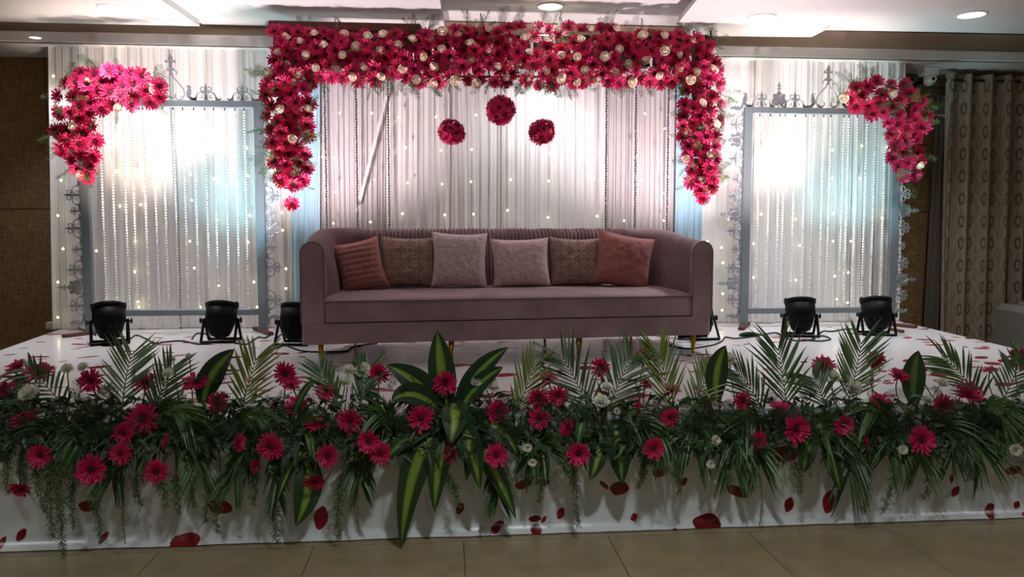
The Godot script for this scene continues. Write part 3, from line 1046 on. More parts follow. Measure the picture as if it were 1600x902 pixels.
func frames() -> void:
	var z := -3.1
	var kinds := {"c": ["scroll_crest", crest_mesh(), 1.0], "s": ["scroll_crest", null, 0.7], "p": ["palmette", palmette_mesh(), 1.0], "f": ["scroll_finial", finial_mesh(), 1.0], "u": ["end_scroll", curl_mesh(), 1.0]}
	kinds.s[1] = kinds.c[1]
	var bead_len := 1.74
	var bst := tool()
	var y := 0.0
	while y < bead_len:
		ball(bst, Vector3(0, -y - 0.03, 0), 0.0095, 6, 4)
		y += 0.0235
	var beads := done(bst)
	bst = tool()
	rod(bst, Vector3.ZERO, Vector3(0, -bead_len - 0.03, 0), 0.0012, 0.0012, 4)
	var thr := done(bst)
	bst = tool()
	box(bst, Transform3D(Basis(), Vector3(0, -0.012, 0)), Vector3(0.008, 0.026, 0.006), 0.001)
	var clip := done(bst)
	for side in 2:
		var by := "burlap wall" if side == 0 else "brown drape"
		var xa := P(137 if side == 0 else 1164, 400, z).x
		var xb := P(409 if side == 0 else 1394, 400, z).x
		var yt := P(330 if side == 0 else 1270, 163 if side == 0 else 174, z).y
		var yb := P(330 if side == 0 else 1270, 488 if side == 0 else 485, z).y
		var ox := (xa + xb) * 0.5
		var t := thing("scroll_frame", "tall silver scrollwork frame standing near the %s" % by, "frame", Vector3(ox, STAGE_Y, z), 0.0, "silver scrollwork frames")
		var ht := yt - STAGE_Y
		for x in [xa - ox, xb - ox]:
			var st := tool()
			bx(st, Vector3(x - 0.036, 0, -0.022), Vector3(x + 0.036, ht + 0.028, 0.022), 0.004)
			obj("post", st, M.silver_bar, t)
			st = tool()
			box(st, Transform3D(Basis(Vector3.UP, 0.5 if x > 0 else -0.5), Vector3(x, 0.014, 0.02)), Vector3(0.05, 0.027, 0.46), 0.004)
			obj("foot", st, M.bark, t)
		var st := tool()
		bx(st, Vector3(xa - ox + 0.037, ht - 0.028, -0.02), Vector3(xb - ox - 0.037, ht + 0.028, 0.02), 0.004)
		obj("top_rail", st, M.silver_bar, t)
		st = tool()
		bx(st, Vector3(xa - ox + 0.037, yb - STAGE_Y - 0.026, -0.02), Vector3(xb - ox - 0.037, yb - STAGE_Y + 0.026, 0.02), 0.004)
		obj("bottom_rail", st, M.silver_bar, t)
		for s in [-1.0, 1.0]:                                                  # thin wavy edging rod along the outer edge of each post
			var pts := PackedVector3Array()
			var bxx := (xa - ox - 0.038) if s < 0 else (xb - ox + 0.038)
			for i in 121:
				pts.append(Vector3(bxx + s * (0.009 + 0.008 * sin(i * 0.9)), 0.06 + (ht - 0.06) * i / 120.0, 0.0))
			st = tool()
			tube(st, pts, 0.0045, 5)
			obj("edging", st, M.silver, t)
		var tops := [[268, "f"], [297, "u"], [322, "c"], [379, "c"], [409, "U"], [205, "c"], [160, "p"]] if side == 0 else [[1165, "u"], [1190, "c"], [1217, "p"], [1242, "c"], [1269, "U"], [1293, "f"], [1320, "u"], [1345, "c"]]
		for e in tops:
			var k: Array = kinds[e[1].to_lower()]
			var p := P(e[0], 158, z)
			var xf := Transform3D(Basis().scaled(Vector3(-1.0 if e[1] == "U" else 1.0, 1, 1)), Vector3(p.x - ox, ht + 0.029, 0))
			if e[1] == "U":
				xf.basis = Basis(Vector3.UP, PI)
			inst(k[0], k[1], M.silver, t, xf)
		var rows := [[[305, "c"], [330, "s"], [357, "c"], [390, "s"], [422, "c"], [449, "p"], [478, "c"], [503, "u"], [200, "c"], [240, "p"]], [[195, "c"], [220, "p"], [250, "c"], [278, "s"], [306, "c"], [332, "s"], [356, "c"], [387, "s"], [418, "c"], [469, "c"], [497, "u"]]] if side == 0 else [[[168, "u"], [195, "c"], [219, "p"], [248, "c"], [280, "s"], [307, "c"], [335, "p"], [361, "c"], [390, "s"], [419, "c"], [443, "p"], [468, "c"], [493, "u"]], [[303, "c"], [329, "p"], [356, "c"], [384, "s"], [411, "c"], [437, "p"], [462, "c"], [487, "u"], [200, "c"], [240, "p"], [270, "c"]]]
		for s in 2:
			for e in rows[s]:
				var k: Array = kinds[e[1]]
				var p := P([137, 409, 1164, 1394][side * 2 + s], e[0], z)
				var turn := PI * 0.5 if s == 0 else -PI * 0.5
				var xx := (xa - ox - 0.04) if s == 0 else (xb - ox + 0.04)
				inst(k[0], k[1], M.silver, t, Transform3D(Basis(Vector3.BACK, turn) * Basis().scaled(Vector3.ONE * k[2] * 0.95), Vector3(xx, p.y - STAGE_Y, 0)))
		var xs := [161, 178, 197, 210, 228, 244, 259, 275, 290, 307, 324, 338, 355, 371, 385] if side == 0 else [1184, 1200, 1215, 1223, 1239, 1255, 1268, 1283, 1294, 1314, 1322, 1335, 1350, 1364, 1379]
		var ord := ["first", "second", "third", "fourth", "fifth", "sixth", "seventh", "eighth", "ninth", "tenth", "eleventh", "twelfth", "thirteenth", "fourteenth", "fifteenth"]
		for i in xs.size():
			var p := P(xs[i], 330, z)
			var n: int = i if side == 0 else xs.size() - 1 - i
			var b := thing("bead_string", "%s clear bead string in the frame by the %s, counted from the %s" % [ord[n], "burlap" if side == 0 else "drape", by], "bead string", Vector3(p.x, yt - 0.028, z + 0.0), 0.0, "bead strings in the frame near the " + by)
			inst("clip", clip, M.dark_metal, b)
			inst("thread", thr, M.thread, b)
			inst("beads", beads, M.bead, b)
			b.scale.y = r2(0.97, 1.03)

# ------------------------------------------------------------------ flowers

var gerberas := []
var eyes := []
var rose_mesh: ArrayMesh
var mum_mesh: ArrayMesh
var mum_eye_mesh: ArrayMesh
var sprigs := []

func lin(r: int, g: int, b: int) -> Color:
	return rgb(r, g, b).srgb_to_linear()

func petal(st: SurfaceTool, a: float, r0: float, r1: float, w: float, lift0: float, lift1: float, c0: Color, c1: Color, cup := 0.25) -> void:
	var d := Vector3(cos(a), 0, sin(a))
	var s := Vector3(-sin(a), 0, cos(a))
	var rows := []
	for q in [[0.0, 0.35], [0.45, 0.95], [0.84, 1.0], [1.0, 0.5]]:
		var r := lerpf(r0, r1, q[0])
		var y := lerpf(lift0, lift1, q[0] ** 1.3)
		var hw: float = w * q[1]
		rows.append([d * r + Vector3.UP * y - s * hw, d * r + Vector3.UP * (y - hw * cup), d * r + Vector3.UP * y + s * hw, c0.lerp(c1, q[0])])
	for i in 3:
		for k in 2:
			for e in [[i, k], [i, k + 1], [i + 1, k + 1], [i, k], [i + 1, k + 1], [i + 1, k]]:
				st.set_color(rows[e[0]][3])
				st.add_vertex(rows[e[0]][e[1]])

func make_flowers() -> void:
	for v in 6:
		var st := tool()
		var c0: Color = [lin(160, 10, 52), lin(170, 12, 58), lin(152, 8, 46), lin(176, 16, 66), lin(146, 8, 46), lin(166, 12, 56)][v]
		var c1: Color = [lin(216, 20, 94), lin(222, 24, 104), lin(210, 16, 84), lin(226, 32, 114), lin(202, 14, 80), lin(218, 20, 92)][v]
		var lift := [0.12, 0.2, 0.05, 0.28, 0.36, 0.15][v] as float
		for L in [[19, 0.16, 1.0, 0.092, lift], [17, 0.14, 0.86, 0.085, lift + 0.16], [15, 0.12, 0.58, 0.06, lift + 0.2], [22, 0.1, 0.32, 0.035, 0.2]]:
			for i in L[0]:
				var a: float = TAU * (i + r2(-0.3, 0.3)) / L[0]
				petal(st, a, L[1], L[2] * r2(0.84, 1.06), L[3] * r2(0.8, 1.15), 0.04, L[4] + r2(-0.13, 0.13), c0, c1 if L[2] > 0.5 else c0)
		gerberas.append(done(st))
	for v in 2:
		var st := tool()
		lathe(st, PackedVector2Array([Vector2(0.19, 0.06), Vector2(0.18, 0.14), Vector2(0.12, 0.18 if v == 0 else 0.21), Vector2(0.0, 0.15 if v == 0 else 0.22)]), 14)
		eyes.append(done(st))
	var st := tool()
	grid(st, 48, 5, func(u: float, v: float) -> Vector3:                     # the rolled heart of a rose, one petal edge behind the other
		var a := u * TAU * 2.6
		var r := (0.06 + 0.56 * u) * (0.8 + 0.2 * v + 0.1 * v * v)
		return Vector3(cos(a) * r, lerpf(0.1, 0.78 - 0.26 * u + 0.05 * sin(a * 1.7), v), sin(a) * r))
	ball(st, Vector3(0, 0.02, 0), 0.58, 10, 6)
	ball(st, Vector3(0, 0.55, 0), 0.15, 8, 6)
	for L in [[4, 0.78, 0.42, 0.4], [5, 1.0, 0.14, 0.0]]:
		for i in L[0]:
			var a0: float = TAU * (i + L[3]) / L[0]
			grid(st, 8, 6, func(u: float, v: float) -> Vector3:
				var a = a0 + (u - 0.5) * TAU / L[0] * 1.35
				var edge := 1.0 - 0.22 * (absf(u - 0.5) * 2.0) ** 2.5
				var r: float = lerpf(0.3, L[1] * (0.9 + 0.13 * edge), sin(v * PI * 0.5)) * (1.0 + 0.06 * (u - 0.5))
				return Vector3(cos(a) * r, lerpf(-0.6, L[2] * edge, v) - 0.16 * smoothstep(0.72, 1.0, v), sin(a) * r))
	rose_mesh = done(st)
	st = tool()
	for L in [[20, 1.0, 0.15], [20, 0.92, 0.42], [18, 0.76, 0.64], [14, 0.5, 0.78], [9, 0.26, 0.72]]:
		for i in L[0]:
			petal(st, TAU * (i + r2(-0.3, 0.3)) / L[0], 0.1, L[1] * r2(0.88, 1.05), 0.1, 0.1, L[2] + r2(-0.06, 0.06), Color.WHITE, Color.WHITE, 0.5)
	mum_mesh = done(st)
	st = tool()
	ball(st, Vector3(0, 0.3, 0), 0.2, 8, 6)
	mum_eye_mesh = done(st)
	for v in 5:                                                               # feathery fern sprays, about 0.2 long along +y
		st = tool()
		var n := 26
		var bend := r2(-0.3, 0.3)
		for i in n:
			var t := float(i) / n
			var c := Vector3(bend * t * t * 0.1, t * 0.2, 0.03 * t * t)
			for s in [-1.0, 1.0]:
				var L := 0.055 * sin(PI * (0.12 + 0.8 * t)) * r2(0.7, 1.1)
				var dir := Vector3(s, 0.7, r2(-0.5, 0.5)).normalized()
				for k in 5:
					var b := c + dir * L * (k + 1) / 5.0
					var nd := (dir + Vector3(r2(-0.9, 0.9), r2(-0.2, 0.9), r2(-0.9, 0.9))).normalized() * r2(0.009, 0.015)
					var sd := nd.cross(Vector3(r2(-1, 1), r2(-1, 1), r2(-1, 1))).normalized() * 0.0016
					st.set_color([lin(74, 104, 52), lin(92, 122, 64), lin(58, 88, 44)][(i + k) % 3])
					quad(st, b - nd * 0.3, b + sd, b + nd, b - sd)
				st.set_color(lin(80, 100, 52))
				tri(st, c, c + Vector3(0, 0.0022, 0), c + dir * L)
		sprigs.append(done(st))

func bloom(parent: Node, at: Vector3, dir: Vector3, r: float, v := -1) -> void:    # a gerbera of an arrangement: petals with the dark eye below them
	var i := v if v >= 0 else rng.randi() % gerberas.size()
	var g := inst("gerbera", gerberas[i], M.petal, parent, Transform3D(face(dir, r2(0, TAU)) * Basis().scaled(Vector3.ONE * r), at))
	inst("eye", eyes[i % 2], M.disc, g)

func greens(parent: Node, list: Array, scale: float, m: Material = null) -> void:                 # [place, direction] of each spray, as one mass of fern
	for v in sprigs.size():
		var mine := []
		for i in list.size():
			if i % sprigs.size() == v:
				mine.append(list[i])
		if mine.is_empty():
			continue
		var mm := MultiMesh.new()
		mm.transform_format = MultiMesh.TRANSFORM_3D
		mm.mesh = sprigs[v]
		mm.instance_count = mine.size()
		for i in mine.size():
			mm.set_instance_transform(i, Transform3D(face(mine[i][1], r2(0, TAU)) * Basis().scaled(Vector3.ONE * scale * r2(0.75, 1.25)), mine[i][0]))
		var o := MultiMeshInstance3D.new()
		o.name = "fern_foliage"
		o.multimesh = mm
		o.material_override = m if m else M.fern
		o.set_meta("kind", "stuff")
		parent.add_child(o, true)

func poly(a: Array) -> PackedVector2Array:
	var out := PackedVector2Array()
	for i in range(0, a.size(), 2):
		out.append(Vector2(a[i], a[i + 1]))
	return out

func arrangement(t: Node3D, shape: PackedVector2Array, z: float, gap: float, r: float, lean: Callable, rose_gap: float, ferns: int) -> void:
	var o := t.position
	var pts := scatter(shape, gap, 9000)
	for q in pts:
		var zz := z + r2(0.0, 0.1)
		var p := P(q.x, q.y, zz)
		var l: Vector2 = lean.call(q)
		bloom(t, p - o, Vector3(l.x + r2(-0.4, 0.4) - p.x * 0.06, l.y + r2(-0.3, 0.35), 1.0), r * r2(0.84, 1.12))
	if rose_gap > 0.0:
		for q in scatter(shape, rose_gap, 3000):
			var p := P(q.x, q.y, z + r2(0.06, 0.11))
			var l: Vector2 = lean.call(q)
			inst("rose", rose_mesh, M.rose, t, Transform3D(face(Vector3(l.x + r2(-0.5, 0.5), l.y + r2(-0.3, 0.7), 1.0), r2(0, TAU)) * Basis().scaled(Vector3.ONE * r2(0.03, 0.043)), p - o))
	var list := []
	while list.size() < ferns:
		var q := shape[rng.randi() % shape.size()].lerp(shape[rng.randi() % shape.size()], r2(0.0, 1.0))
		if not Geometry2D.is_point_in_polygon(q, shape):
			continue
		var l: Vector2 = lean.call(q)
		list.append([P(q.x, q.y, z + r2(-0.12, 0.04)) - o, Vector3(l.x * 0.8 + r2(-0.8, 0.8), l.y * 1.1 + r2(-0.7, 0.7), r2(0.2, 0.9))])
	greens(t, list, 0.72)

func arch() -> void:
	make_flowers()
	var z := -2.78
	var t := thing("flower_arch", "wide floral arch of crimson gerberas and cream roses above the sofa", "flower arch", Vector3(P(770, 300, z).x, STAGE_Y, z))
	var o := t.position
	var st := tool()
	var ya := P(450, 285, z).y
	for x in [438, 462, 1082, 1108]:
		rod(st, Vector3(P(x, 200, z - 0.1).x, ya, z - 0.1) - o, Vector3(P(x, 200, z - 0.1).x, 3.06, z - 0.1) - o, 0.009, 0.009, 6)
	for y in [62, 118]:
		rod(st, P(428, y, z - 0.1) - o, P(1112, y + 4, z - 0.1) - o, 0.009, 0.009, 6)
	for i in 30:
		var x := 432 + i * 23.0
		rod(st, P(x, 60, z - 0.1) - o, P(x + 11, 120, z - 0.1) - o, 0.005, 0.005, 5)
	for x in [438.0, 1082.0]:
		for i in 9:
			rod(st, P(x, 130 + i * 20, z - 0.1) - o, P(x + 25, 140 + i * 20, z - 0.1) - o, 0.005, 0.005, 5)
	for x in [450, 660, 880, 1095]:                                            # arms that carry the arch from the backdrop pipe
		rod(st, P(x, 66, z - 0.1) - o, Vector3(P(x, 66, z - 0.1).x, 2.98, -3.41) - o, 0.008, 0.008, 6)
	obj("lattice", st, M.dark_metal, t)
	for i in 22:
		var x0 := 430 + i * 31.0
		st = tool()
		var a := P(x0, 58, z - 0.12)
		var b := P(x0 + 28, 104, z - 0.02)
		bx(st, a - o, Vector3(b.x, b.y, z - 0.03) - o, 0.01)
		obj("foam_block", st, M.foam, t)
	for x in [430.0, 1076.0]:
		for i in 5:
			st = tool()
			bx(st, P(x + 4, 124 + i * 31, z - 0.1) - o, P(x + 34, 152 + i * 31, z - 0.03) - o, 0.01)
			obj("foam_block", st, M.foam, t)
	st = tool()
	bx(st, P(424, 38, z - 0.1) - o, P(657, 50, z + 0.02) - o, 0.006)
	obj("top_board", st, M.bark, t)
	var bar := poly([424, 48, 540, 50, 650, 55, 670, 44, 800, 42, 960, 43, 1085, 52, 1116, 64, 1114, 108, 1095, 122, 1060, 126, 1000, 132, 940, 126, 870, 136, 800, 128, 720, 134, 640, 126, 560, 126, 500, 122, 480, 116, 430, 112])
	arrangement(t, bar, z, 14.6, 0.069, func(q: Vector2) -> Vector2: return Vector2(0.0, (86.0 - q.y) / 62.0), 23.0, 260)
	arrangement(t, poly([416, 112, 486, 108, 482, 160, 480, 220, 484, 255, 472, 288, 440, 290, 424, 260, 418, 200, 414, 150]), z, 15.0, 0.07, func(q: Vector2) -> Vector2: return Vector2((q.x - 450.0) / 50.0, 0.0), 36.0, 80)
	arrangement(t, poly([1068, 116, 1118, 110, 1126, 150, 1126, 200, 1118, 250, 1112, 292, 1098, 308, 1086, 302, 1072, 260, 1068, 220, 1066, 170]), z, 15.0, 0.071, func(q: Vector2) -> Vector2: return Vector2((q.x - 1097.0) / 45.0, 0.0), 38.0, 80)
	for q in [[456, 318, 0.066], [440, 282, 0.07], [470, 276, 0.06], [1097, 308, 0.07]]:
		bloom(t, P(q[0], q[1], z + 0.03) - o, Vector3(r2(-0.2, 0.2), -0.1, 1), q[2])
	# sprays on the corners of the frames
	var c := thing("corner_spray", "L-shaped spray of crimson gerberas on the frame corner by the burlap wall", "flower spray", P(150, 160, -2.98))
	arrangement(c, poly([84, 170, 104, 118, 150, 108, 212, 116, 248, 130, 254, 148, 236, 164, 168, 172, 142, 194, 156, 238, 142, 276, 122, 278, 92, 236]), -2.98, 15.5, 0.074, func(q: Vector2) -> Vector2: return Vector2((q.x - 150.0) / 140.0, (165.0 - q.y) / 140.0), 62.0, 70)
	c = thing("corner_spray", "L-shaped spray of crimson gerberas on the frame corner by the brown drape", "flower spray", P(1400, 165, -2.98))
	arrangement(c, poly([1314, 150, 1328, 128, 1362, 122, 1424, 132, 1438, 152, 1450, 176, 1446, 202, 1440, 262, 1416, 284, 1394, 262, 1390, 220, 1376, 184, 1328, 168]), -2.98, 15.0, 0.072, func(q: Vector2) -> Vector2: return Vector2((q.x - 1400.0) / 140.0, (170.0 - q.y) / 140.0), 60.0, 70)
	# hanging balls
	var spec := [[705, 206, 21.0, "lower gerbera ball hanging nearer the burlap wall end of the sofa"], [782, 172, 23.5, "highest gerbera ball, hanging just below the middle of the arch"], [847, 206, 20.5, "lower gerbera ball hanging nearer the brown drape end of the sofa"]]
	for s in spec:
		var p := P(s[0], s[1], -2.72)
		var r: float = s[2] * mpp(p)
		var b := thing("flower_ball", "round crimson " + s[3], "flower ball", p, 0.0, "flower balls under the arch")
		st = tool()
		ball(st, Vector3.ZERO, r * 0.68, 12, 8)
		obj("core", st, M.foam, b)
		st = tool()
		rod(st, Vector3(0, r * 0.5, 0), Vector3(0, 2.86 - p.y, 0), 0.0012, 0.0012, 4)
		obj("thread", st, M.thread, b)
		for i in 22:
			var yy := 1.0 - 2.0 * (i + 0.5) / 22.0
			var a = i * 2.39996 + s[0]
			var d := Vector3(cos(a) * sqrt(1.0 - yy * yy), yy, sin(a) * sqrt(1.0 - yy * yy))
			bloom(b, d * r * r2(0.66, 0.78), d + Vector3(r2(-0.25, 0.25), r2(-0.25, 0.25), r2(-0.25, 0.25)), r * r2(0.44, 0.54), [3, 1, 0, 4][i % 4])

# ------------------------------------------------------------------ stage lights

func par(px: float, py: float, turn: float, tip: float, label: String, c: Color, energy: float, aim: Vector3, angle: float) -> void:
	var at := PY(px, py, STAGE_Y)
	var t := thing("stage_light", label, "stage light", at, turn, "black stage lights")
	var d := Vector3(0, sin(tip), -cos(tip))
	var piv := Vector3(0, 0.165, 0)
	var xf := Transform3D(face(d), piv)
	var st := tool()
	lathe(st, PackedVector2Array([Vector2(0, -0.125), Vector2(0.055, -0.125), Vector2(0.07, -0.118), Vector2(0.084, -0.09), Vector2(0.106, -0.015), Vector2(0.113, 0.0), Vector2(0.115, 0.01), Vector2(0.115, 0.105), Vector2(0.108, 0.105), Vector2(0.106, 0.09)]), 28, xf)
	for k in 5:                                                                # cooling slots stand proud of the tapered back
		var a := -0.9 + k * 0.45
		box(st, xf * Transform3D(Basis(Vector3.UP, a), Vector3(sin(a) * 0.094, -0.05, cos(a) * 0.094)), Vector3(0.02, 0.05, 0.008), 0.002)
	obj("can", st, M.black, t)
	st = tool()
	lathe(st, PackedVector2Array([Vector2(0.114, 0.1), Vector2(0.12, 0.1), Vector2(0.12, 0.128), Vector2(0.113, 0.128), Vector2(0.112, 0.1)]), 28, xf)
	for s in [-1.0, 1.0]:
		box(st, xf * Transform3D(Basis(), Vector3(s * 0.112, 0.125, 0)), Vector3(0.02, 0.034, 0.05), 0.003)
	obj("rim", st, M.black, t)
	st = tool()
	lathe(st, PackedVector2Array([Vector2(0.106, 0.096), Vector2(0, 0.1)]), 24, xf)
	obj("lens", st, M.led, t)
	st = tool()
	box(st, xf * Transform3D(Basis(), Vector3(0, -0.13, 0.0)), Vector3(0.075, 0.012, 0.075), 0.003)
	for s in [-1.0, 1.0]:
		rod(st, xf * Vector3(s * 0.02, -0.13, 0.01), xf * Vector3(s * 0.02, -0.155, 0.01), 0.011, 0.01, 10)
	obj("back_plate", st, M.black_rubber, t)
	for zz in [-0.095, 0.095]:                                                  # two yokes spread into a stand
		st = tool()
		for s in [-1.0, 1.0]:
			tube(st, PackedVector3Array([piv + Vector3(s * 0.124, 0.015, 0), Vector3(s * 0.124, 0.012, zz)]), 0.011, 4, -1.0, 0.45)
		tube(st, PackedVector3Array([Vector3(-0.13, 0.01, zz), Vector3(0.13, 0.01, zz)]), 0.01, 4)
		obj("yoke", st, M.black, t)
	for s in [-1.0, 1.0]:
		st = tool()
		rod(st, piv + Vector3(s * 0.112, 0, 0), piv + Vector3(s * 0.145, 0, 0), 0.008, 0.008, 8)
		lathe(st, PackedVector2Array([Vector2(0, 0), Vector2(0.02, 0.002), Vector2(0.022, 0.012), Vector2(0.012, 0.016), Vector2(0, 0.017)]), 10, Transform3D(face(Vector3(s, 0, 0)), piv + Vector3(s * 0.142, 0, 0)))
		obj("knob", st, M.black_rubber, t)
	var g := Transform3D(Basis(Vector3.UP, turn), at)
	var lens := g * (piv + d * 0.14)
	spot(lens, aim, c, energy, angle, 0.9, 0.08, "stage_lamp")

func cable(pts: Array, label: String) -> void:
	var c := Curve3D.new()
	for i in pts.size():
		var p: Vector3 = PY(pts[i][0], pts[i][1], STAGE_Y + 0.006)
		var a: Vector3 = PY(pts[maxi(i - 1, 0)][0], pts[maxi(i - 1, 0)][1], STAGE_Y + 0.006)
		var b: Vector3 = PY(pts[mini(i + 1, pts.size() - 1)][0], pts[mini(i + 1, pts.size() - 1)][1], STAGE_Y + 0.006)
		if pts[i].size() > 2:
			p.y += pts[i][2]
		c.add_point(p, (a - b) / 6.0, (b - a) / 6.0)
	c.bake_interval = 0.03
	var st := tool()
	tube(st, c.get_baked_points(), 0.006, 6)
	tag(obj("power_cable", st, M.black_rubber), label, "cable", "cables of the stage lights")

func pars() -> void:
	par(172, 537, 0.42, 1.15, "black stage light nearest the burlap wall", Color(1.0, 0.90, 0.84), 5.2, P(222, 10, -3.4), 29)
	par(346, 534, 0.0, 1.2, "black stage light beside the inner post of the frame by the burlap wall", Color(0.66, 0.94, 1.0), 1.9, P(350, 110, -3.4), 38)
	par(462, 538, -0.2, 1.2, "black stage light half hidden by the sofa arm nearer the burlap wall", Color(1.0, 0.92, 0.95), 6.0, P(486, 80, -2.72), 56)
	par(1092, 530, 0.2, 1.2, "black stage light almost hidden behind the sofa end near the drape", Color(1.0, 0.92, 0.95), 6.0, P(1066, 80, -2.72), 56)
	par(1250, 525, -0.25, 1.2, "black stage light in front of the middle of the frame by the brown drape", Color(1.0, 0.92, 0.88), 5.2, P(1222, 20, -3.4), 29)
	par(1369, 523, -0.25, 1.2, "black stage light nearest the brown drape", Color(0.7, 0.96, 1.0), 1.9, P(1335, 115, -3.4), 38)
	cable([[113, 503, 0.05], [122, 514, 0.01], [135, 518], [150, 524]], "short loose black cable end poking up beside the stage light nearest the burlap wall")
	cable([[180, 530], [200, 531], [212, 524], [225, 528], [242, 536], [262, 534], [285, 533], [310, 538], [330, 536]], "black cable running between the two stage lights inside the frame by the burlap wall")
	cable([[300, 530], [306, 522], [318, 521], [330, 528]], "short black cable with plug beside the second stage light")
	cable([[365, 536], [385, 538], [398, 530], [405, 527], [414, 528], [425, 522]], "black cable from the second stage light to the foot of the silver frame")
	cable([[440, 522], [432, 530], [428, 545], [445, 540], [470, 548], [500, 550], [540, 549], [552, 542], [590, 536]], "black cable looping from the half hidden stage light beneath the sofa")
	cable([[1040, 536], [1052, 541], [1075, 545], [1105, 541], [1118, 538], [1128, 533], [1134, 527], [1150, 529], [1182, 525], [1212, 520], [1225, 528]], "black cable looping out from behind the sofa end towards the drape-side frame")
	cable([[1214, 521], [1240, 532], [1270, 530], [1285, 518], [1300, 518], [1325, 514], [1345, 518]], "black cable between the two stage lights near the brown drape")
	cable([[1270, 529], [1285, 525], [1298, 530], [1282, 533], [1258, 532]], "black cable loop lying in front of the stage light in the drape-side frame")

# ------------------------------------------------------------------ the planting along the stage edge

func stalk(from: Vector3, to: Vector3, r: float, sag: float) -> PackedVector3Array:
	var pts := PackedVector3Array()
	for i in 9:
		var t := i / 8.0
		pts.append(from.lerp(to, t) + Vector3(0, 0, sag * sin(PI * t)))
	return pts

func bezier(a: Vector3, b: Vector3, c: Vector3, t: float) -> Vector3:
	return a.lerp(b, t).lerp(b.lerp(c, t), t)

func strap_leaf(called: String, parent: Node, o: Vector3, a: Vector3, b: Vector3, c: Vector3, w: float, tint := 0, twist := 0.0, stripe := 0.3, cut := 0.0) -> MeshInstance3D:   # a strap-shaped leaf: dark edges, pale middle stripe
	var st := tool()
	var dark: Color = [lin(34, 66, 34), lin(28, 54, 30), lin(44, 76, 40)][tint % 3]
	var pale: Color = [lin(128, 156, 56), lin(112, 144, 54), lin(104, 132, 70)][tint % 3]
	var cols := [-1.0, -0.72, -stripe - 0.06, -stripe, -0.06, 0.06, stripe, stripe + 0.06, 0.72, 1.0]
	var view := (CAM_AT - b).normalized()
	grid(st, 20, cols.size() - 1, func(u: float, v: float) -> Vector3:
		var p := bezier(a, b, c, u)
		var d := (bezier(a, b, c, minf(u + 0.02, 1.0)) - bezier(a, b, c, maxf(u - 0.02, 0.0))).normalized()
		var side := d.cross(view.lerp(Vector3.UP, 0.25).rotated(d, twist)).normalized()
		var nrm := side.cross(d)
		var k: float = cols[int(round(v * (cols.size() - 1)))]
		var prof := pow(sin(PI * clampf(0.10 + 0.9 * u * (1.0 - cut), 0.0, 1.0)), 0.75)
		prof = maxf(prof, 0.02)
		return p + side * w * 0.5 * k * prof - nrm * (0.16 * w * prof * (1.0 - absf(k)) - 0.01 * w * sin(u * 17.0 + k * 4.0)) - o,
		func(u: float, v: float) -> Color:
			var k: float = absf(cols[int(round(v * (cols.size() - 1)))])
			if k > stripe + 0.03:
				return dark
			return pale.lerp(dark, 0.35 if k > 0.2 or k < 0.03 else 0.0).lerp(dark, 0.5 * smoothstep(0.75, 1.0, u)))
	return obj(called, st, M.leaf, parent)

func frond(a: Vector3, tip: Vector3, rise: float, pairs: int, blade: float, spread: float, droop: float, tint: int, label: String) -> void:   # a palm frond: a curved stalk with two rows of narrow blades
	var t := thing("palm_frond", label, "palm frond", a, 0.0, "palm fronds along the stage edge")
	var mid := (a + tip) * 0.5 + Vector3(0, rise, 0.03)
	var pts := PackedVector3Array()
	for i in 15:
		pts.append(bezier(a, mid, tip, i / 14.0) - a)
	var st := tool()
	tube(st, pts, 0.0035, 5, 0.001)
	obj("stalk", st, M.stem, t)
	st = tool()
	var view := (CAM_AT - mid).normalized()
	var base: Color = [lin(62, 98, 46), lin(54, 86, 42), lin(104, 120, 48), lin(80, 114, 58)][tint % 4]
	for i in pairs:
		var q := 0.14 + 0.86 * (i + 0.5) / pairs
		var p := bezier(a, mid, tip, q) - a
		var d := (bezier(a, mid, tip, minf(q + 0.03, 1.0)) - bezier(a, mid, tip, q - 0.03)).normalized()
		var side := d.cross(view).normalized()
		for s in [-1.0, 1.0]:
			var L := blade * (0.5 + 0.62 * sin(PI * (0.1 + 0.72 * q))) * r2(0.82, 1.1)
			var dir = (d * r2(0.75, 1.0) + side * s * spread * (1.1 - 0.55 * q) + view * r2(-0.25, 0.4)).normalized()
			var nrm = (side * s).cross(dir).normalized()
			var wv = dir.cross(view.lerp(Vector3.UP, 0.3).normalized() + Vector3(r2(-0.3, 0.3), 0, 0)).normalized()
			var hw := r2(0.0048, 0.0072)
			var col := base * r2(0.75, 1.3)
			var prev := []
			for k in 5:
				var e := k / 4.0
				var c = p + dir * L * e + Vector3(0, -droop * L * e * e, 0)
				var ww: float = hw * [0.35, 0.95, 1.0, 0.7, 0.05][k]
				var row := [c - wv * ww, c + nrm * ww * 0.25, c + wv * ww]
				if k > 0:
					for m in 2:
						for x in [[0, m], [0, m + 1], [1, m + 1], [0, m], [1, m + 1], [1, m]]:
							st.set_color(col)
							st.add_vertex(prev[x[1]] if x[0] == 0 else row[x[1]])
				prev = row
	obj("blades", st, M.leaf, t)

func fz(py: float) -> float:                                 # how far forward things at that height stand
	return lerpf(-0.14, 0.17, clampf((py - 560.0) / 130.0, 0.0, 1.0))

func head_dir(f: String) -> Vector3:
	var d: Vector3 = {"f": Vector3(0, 0.12, 1), "u": Vector3(0, 0.85, 0.6), "t": Vector3(0.05, 1.0, 0.25), "l": Vector3(-0.9, 0.3, 0.4), "r": Vector3(0.9, 0.2, 0.4), "d": Vector3(0.1, -0.5, 0.9), "b": Vector3(0.1, 0.9, -0.35)}[f]
	return d + Vector3(r2(-0.18, 0.18), r2(-0.12, 0.12), 0)

